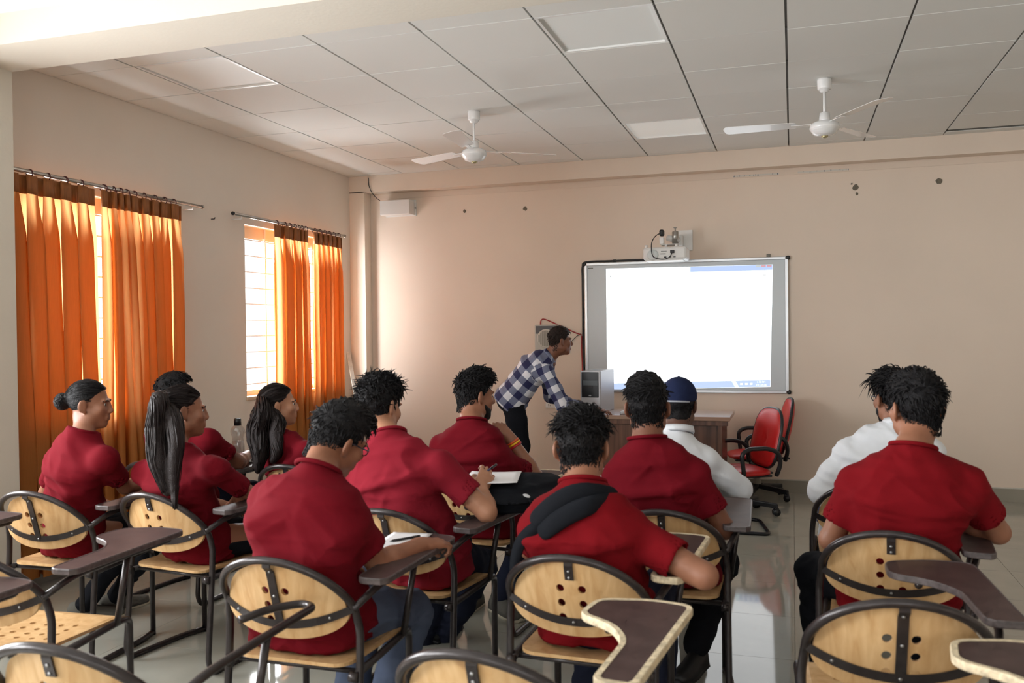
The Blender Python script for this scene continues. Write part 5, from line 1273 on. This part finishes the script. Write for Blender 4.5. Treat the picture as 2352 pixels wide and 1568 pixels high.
link('cap_brim', mesh_from('cap_brim', V, F, True, [CAPM]), cp)
link('cap_strap', MB().tube([L(.089*math.sin(a), -.014-.110*math.cos(a), .016+.004*math.cos(a))-p['org'] for a in np.linspace(-.9, .9, 12)], .0045, 6).mesh('cap_strap', mat('pale_strap', srgb(170, 174, 184), .5)), cp)
link('cap_button', MB().ball((0, 0, 0), .007, 8, 6).mesh('cap_button', CAPM), cp, L(0, -.014, .140)-p['org'])

J, f = seated('C11', head=(2052, 915, 4.34), neck=(2062, 985, 4.28), shL=(1938, 1028, 4.30), shR=(2158, 1026, 4.28), elL=(1886, 1128, 4.30)); J['wrL'] = f(-.12, .42, .60)
p = person('P11', 'bearded student with spectacles and wavy quiff in a white shirt', J, (-26, 2, 0), 'tan', CL['white'], CL['denim'], True, .62, 21, 1.06, .95, UPH, near=False, long_sleeve=True, collar='shirt', group=SIT)
crop(p, 31, lambda q: np.array([-.3, .8, .2]), .6, .068, .016, 800, .0046, [((0, .012, .078), (.068, .090, .066))], curl=.5, droop=.5); spectacles(p); beard(p, 4)

J, f = seated('C12', head=(2104, 938, 3.42), neck=(2096, 1040, 3.32), shL=(1950, 1094, 3.34), shR=(2246, 1096, 3.32), elL=(1908, 1238, 3.38), elR=(2292, 1222, 3.44)); J['wrL'] = f(-.12, .42, .60); J['wrR'] = f(.16, .46, .735); J['knL'] = at(1872, 1312, 3.70); J['anL'] = J['knL']*[1, 1, 0]+np.array([.03, .05, .085]); J['hip'] = f(.02, .2, .535)
p = person('P12', 'boy with thick black hair and red t-shirt nearest the right edge', J, (-22, 2, 0), 'tan', CL['red'], CL['black'], True, .62, 22, 1.10, 1.0, UPH, group=SIT)
crop(p, 32, lambda q: np.array([.15, .7, .15]), .45, .046, .020, 1000, .0038, [((0, .002, .074), (.072, .094, .070))])

# ------------------------------------------------------------------ the man at the desk in a checked shirt
def plaid_mat():
    m = bpy.data.materials.new('navy_white_check'); m.use_nodes = True; N = m.node_tree.nodes; L = m.node_tree.links; b = N['Principled BSDF']; b.inputs['Roughness'].default_value = .85
    at_ = N.new('ShaderNodeAttribute'); at_.attribute_name = 'weave'; sp = N.new('ShaderNodeSeparateXYZ'); L.new(at_.outputs['Vector'], sp.inputs[0])
    st = []
    for k in range(2):
        fr = N.new('ShaderNodeMath'); fr.operation = 'FRACT'; ml = N.new('ShaderNodeMath'); ml.operation = 'MULTIPLY'; ml.inputs[1].default_value = 1/.118; L.new(sp.outputs[k], ml.inputs[0]); L.new(ml.outputs[0], fr.inputs[0])
        gt = N.new('ShaderNodeMath'); gt.operation = 'GREATER_THAN'; gt.inputs[1].default_value = .5; L.new(fr.outputs[0], gt.inputs[0]); st.append(gt)
    ad = N.new('ShaderNodeMath'); ad.operation = 'ADD'; L.new(st[0].outputs[0], ad.inputs[0]); L.new(st[1].outputs[0], ad.inputs[1]); dv = N.new('ShaderNodeMath'); dv.operation = 'MULTIPLY'; dv.inputs[1].default_value = .5; L.new(ad.outputs[0], dv.inputs[0])
    cr = N.new('ShaderNodeValToRGB'); cr.color_ramp.interpolation = 'CONSTANT'; e = cr.color_ramp.elements; e[0].position = 0; e[0].color = srgb(222, 224, 232); e[1].position = .4; e[1].color = srgb(112, 118, 142); e2 = e.new(.9); e2.color = srgb(34, 36, 78)
    L.new(dv.outputs[0], cr.inputs[0]); L.new(cr.outputs[0], b.inputs['Base Color']); return m
PLAID = plaid_mat()
def weave(so, V, g):
    """cloth coordinates: along the spine and around the trunk, or along and around each sleeve"""
    out = np.zeros((len(V), 3)); best = np.full(len(V), 1e9)
    def seg(a, b, pen, u0):
        nonlocal out, best
        d = b-a; L = np.linalg.norm(d); d = d/L; t = (V-a)@d; tc = np.clip(t, 0, L); r = np.linalg.norm(V-a-tc[:, None]*d, axis=1)-pen
        x = unit(np.cross(d, [0, 1, .2])); y = np.cross(d, x); q = V-a; m = r < best; best = np.where(m, r, best)
        out[m] = np.stack([t+u0, q@x if pen > .1 else (q@x)*1.2, 0*t], 1)[m]
    seg(g['H'], g['N'], .115, 0)
    for S, E_, W_ in ((g['shL'], g['elL'], g['wrL']), (g['shR'], g['elR'], g['wrR'])):
        seg(S, E_, .045, 0); seg(E_, W_, .045, np.linalg.norm(E_-S))
    a = so.data.attributes.new('weave', 'FLOAT_VECTOR', 'POINT'); a.data.foreach_set('vector', out.astype(np.float32).ravel())
Yt = 7.02
J = dict(hip=at(1178, 912, Yt), neck=at(1258, 822, Yt), head=at(1287, 783, Yt+.02), shR=at(1262, 852, Yt-.17), shL=at(1262, 836, Yt+.19), wrR=at(1366, 938, Yt-.02), wrL=at(1330, 935, Yt+.26))
J['wrR'][2] = .80; J['wrL'][2] = .80
J['elR'] = two_bone(J['shR'], J['wrR'], .29, .27, (-.3, -.3, -.8)); J['elL'] = two_bone(J['shL'], J['wrL'], .29, .27, (-.3, .3, -.8))
hx, hy = J['hip'][0], J['hip'][1]
J['knR'] = np.array([hx+.10, hy-.10, .50]); J['knL'] = np.array([hx+.02, hy+.12, .50]); J['anR'] = np.array([hx+.03, hy-.11, .085]); J['anL'] = np.array([hx-.10, hy+.12, .085]); J['hipside'] = np.array([.25, -1., 0])
J['toeR'] = J['anR']+np.array([1., .2, 0]); J['toeL'] = J['anL']+np.array([1., .3, 0])
p = person('T', 'man in a navy and white checked shirt bending over the desk', J, (58, 2, 0), 'brown', PLAID, CL['black'], True, .6, 40, 1.06, .92, dict(fd=(1, .15, -.12), n=(.1, -.1, 1), curl=.5), dict(fd=(1, .2, -.1), n=(0, 0, 1), curl=.4), near=True, plaid=weave, long_sleeve=True, collar='shirt', group='standing', stand=True, slouch=.03, amp=.003, hem=J['hip']-unit(J['neck']-J['hip'])*.05)
del p['o']['group']
crop(p, 41, lambda q: np.array([0, .8, .1]), .35, .020, .014, 500, .0042, [((0, .0, .050), (.070, .090, .080))], m=HAIRT)
col_ = [o for o in p['shirt'].children if o.name.startswith('collar')]
for o in col_:
    o.data.materials[0] = PLAID; n = len(o.data.vertices); co = np.zeros(n*3); o.data.vertices.foreach_get('co', co); a = o.data.attributes.new('weave', 'FLOAT_VECTOR', 'POINT'); a.data.foreach_set('vector', (co.reshape(-1, 3)*1.0).astype(np.float32).ravel())

# ------------------------------------------------------------------ things held, worn or lying on the boards
FABB = cloth('black_bag_fabric', srgb(26, 28, 33)); PP = PEOPLE
# padded strap over the back of the spiky-haired boy
p = PP['P8']; nc, upn, sd, bk, up = p['nc'], p['upn'], p['sd'], p['back'], p['up']
def onback(x, y, d=0.): return at(x, y, 2.64-d)
pad = [at(1408, 1140, 2.73), at(1360, 1130, 2.66), at(1310, 1136, 2.635), at(1262, 1165, 2.63), at(1228, 1196, 2.64)]
pad2 = [at(1404, 1150, 2.715), at(1360, 1158, 2.635), at(1315, 1176, 2.615), at(1275, 1200, 2.612), at(1246, 1222, 2.62)]
t = thing('shoulder_strap', 'padded black bag strap lying across the red t-shirt back', 'strap', p['org'], 0)
for nm, P_, r_ in (('pad', pad, .024), ('pad', pad2, .024)):
    v = Vol(np.min(P_, 0)-.08, np.max(P_, 0)+.08, .006); C = smoothcurve(P_, 5); v.chain(C, np.full(len(C), r_*.62), .01, side=np.array([.35, .1, .93]), ratio=1.75); solid(nm, v, FABB, t, 2, p['org'])
wb_ = [at(1250, 1200, 2.625), at(1215, 1222, 2.635), at(1192, 1252, 2.66), at(1182, 1300, 2.70), at(1184, 1360, 2.76)]
C = smoothcurve(wb_, 6); n = len(C); T = np.gradient(C, axis=0); T /= np.linalg.norm(T, axis=1)[:, None]; vw = unit(np.array([.3, 1, .2])); wd = np.cross(T, vw); wd /= np.linalg.norm(wd, axis=1)[:, None]
V = np.vstack([C+wd*.019, C-wd*.019, C+wd*.019+vw*.004, C-wd*.019+vw*.004])-p['org']; F = []
for i in range(n-1): F += [(i, i+1, n+i+1, n+i), (2*n+i, 3*n+i, 3*n+i+1, 2*n+i+1), (i, 2*n+i, 2*n+i+1, i+1), (n+i, n+i+1, 3*n+i+1, 3*n+i)]
link('webbing', mesh_from('webbing', V, F, True, [FABB]), t)

# backpack lying on the board of the curly-haired boy, paper and pen on it
f6 = chair_frame('C6'); cb = f6(.265, .545, .702)
bp = thing('backpack', 'black backpack lying on a writing board, strap hanging down', 'backpack', cb, CH['C6'].rotation_euler[2]-.25)
v = Vol((-.3, -.34, -.02), (.32, .34, .22), .008); v.loft([(0, 0, .0), (0, 0, .035), (.0, 0, .075), (0, 0, .09)], [.155, .165, .150, .11], [.20, .215, .20, .15], np.array([1., 0, 0]), .03, 3.2)
v.ell((.03, .10, .075), (.12, .12, .04), None, .04); V, F = v.net(3); V = wrinkles(V, F, np.array([0, 0, 1.]), np.array([1., 0, 0]), .006, 77, 0, .1, np.zeros(3)); V[:, 2] = np.maximum(V[:, 2], 0)
link('bag_body', mesh_from('bag_body', V, F, True, [FABB]), bp)
MB().tube(smoothcurve([(.150, -.17, .045), (.168, 0, .048), (.150, .17, .045)]), .004, 6).build('zip', mat('zip_grey', srgb(70, 72, 76), .5), bp)
def ribbon(pts, w, th, nrm):
    C = smoothcurve(pts, 6); n = len(C); T = np.gradient(C, axis=0); T /= np.linalg.norm(T, axis=1)[:, None]; wd = np.cross(T, nrm); wd /= np.linalg.norm(wd, axis=1)[:, None]+1e-9
    V = np.vstack([C+wd*w, C-wd*w, C+wd*w+np.array(nrm)*th, C-wd*w+np.array(nrm)*th]); F = []
    for i in range(n-1): F += [(i, i+1, n+i+1, n+i), (2*n+i, 3*n+i, 3*n+i+1, 2*n+i+1), (i, 2*n+i, 2*n+i+1, i+1), (n+i, n+i+1, 3*n+i+1, 3*n+i)]
    F += [(0, n, 3*n, 2*n), (n-1, 3*n-1, 4*n-1, 2*n-1)]
    return MB().add(V, F, True)
ribbon([(.175, .02, .05), (.20, .0, .02), (.215, -.02, -.06), (.20, -.03, -.20), (.19, -.04, -.30)], .016, .004, (.2, -1, .0)).build('strap', FABB, bp)
ribbon([(.175, -.10, .03), (.20, -.12, -.02), (.205, -.10, -.10), (.20, -.03, -.14), (.19, .05, -.12)], .010, .003, (1, .1, 0.)).build('strap', FABB, bp)
MB().ball((.150, -.13, .06), (.026, .022, .018), 12, 8).build('white_tissue', mat('tissue', srgb(220, 222, 226), .8), bp)
sheet('white paper under the pen of the curly-haired boy', f6(.20, .46, .826), .35+CH['C6'].rotation_euler[2], .22, .29, .03)
def pen(lab, tip, tail, m):
    t = thing('pen', lab, 'pen', tip, 0); d = np.asarray(tail)-tip; L = np.linalg.norm(d); d = d/L
    MB().tube([d*.0, d*.012], [.0012, .004], 8).build('pen_tip', BLACKP, t); MB().tube([d*.012, d*L], .0042, 8).build('barrel', m, t); MB().tube([d*(L-.03), d*(L-.0)], .0048, 8).build('pen_cap', BLACKP, t)
q = PP['P6']['J']['wrR']; hd = unit(at(1118, 1086, 3.70)-at(1103, 1118, 3.60)); tipc = at(1098, 1108, 3.66)
pen('dark blue pen held up by the curly-haired boy', at(1092, 1100, 3.46), at(1141, 1066, 3.48), mat('pen_blue', srgb(40, 44, 90), .3))
f5 = chair_frame('C5'); sheet('white paper on the board under the arm of the boy with spectacles', f5(.16, .50, .7035), .1, .15, .24, .0)
pen('black pen lying on the paper of the boy with spectacles', f5(.13, .46, .709), f5(.20, .56, .709), BLACKP)
f2 = chair_frame('C2'); pen('orange pen in the hand of the ponytail girl', f2(.17, .50, .706), f2(.12, .62, .76), mat('pen_orange', srgb(226, 90, 40), .4))
f4 = chair_frame('P3'); sheet('white sheet of paper behind the water bottle', f4(.20, .56, .7035), .2, .15, .16, .0)
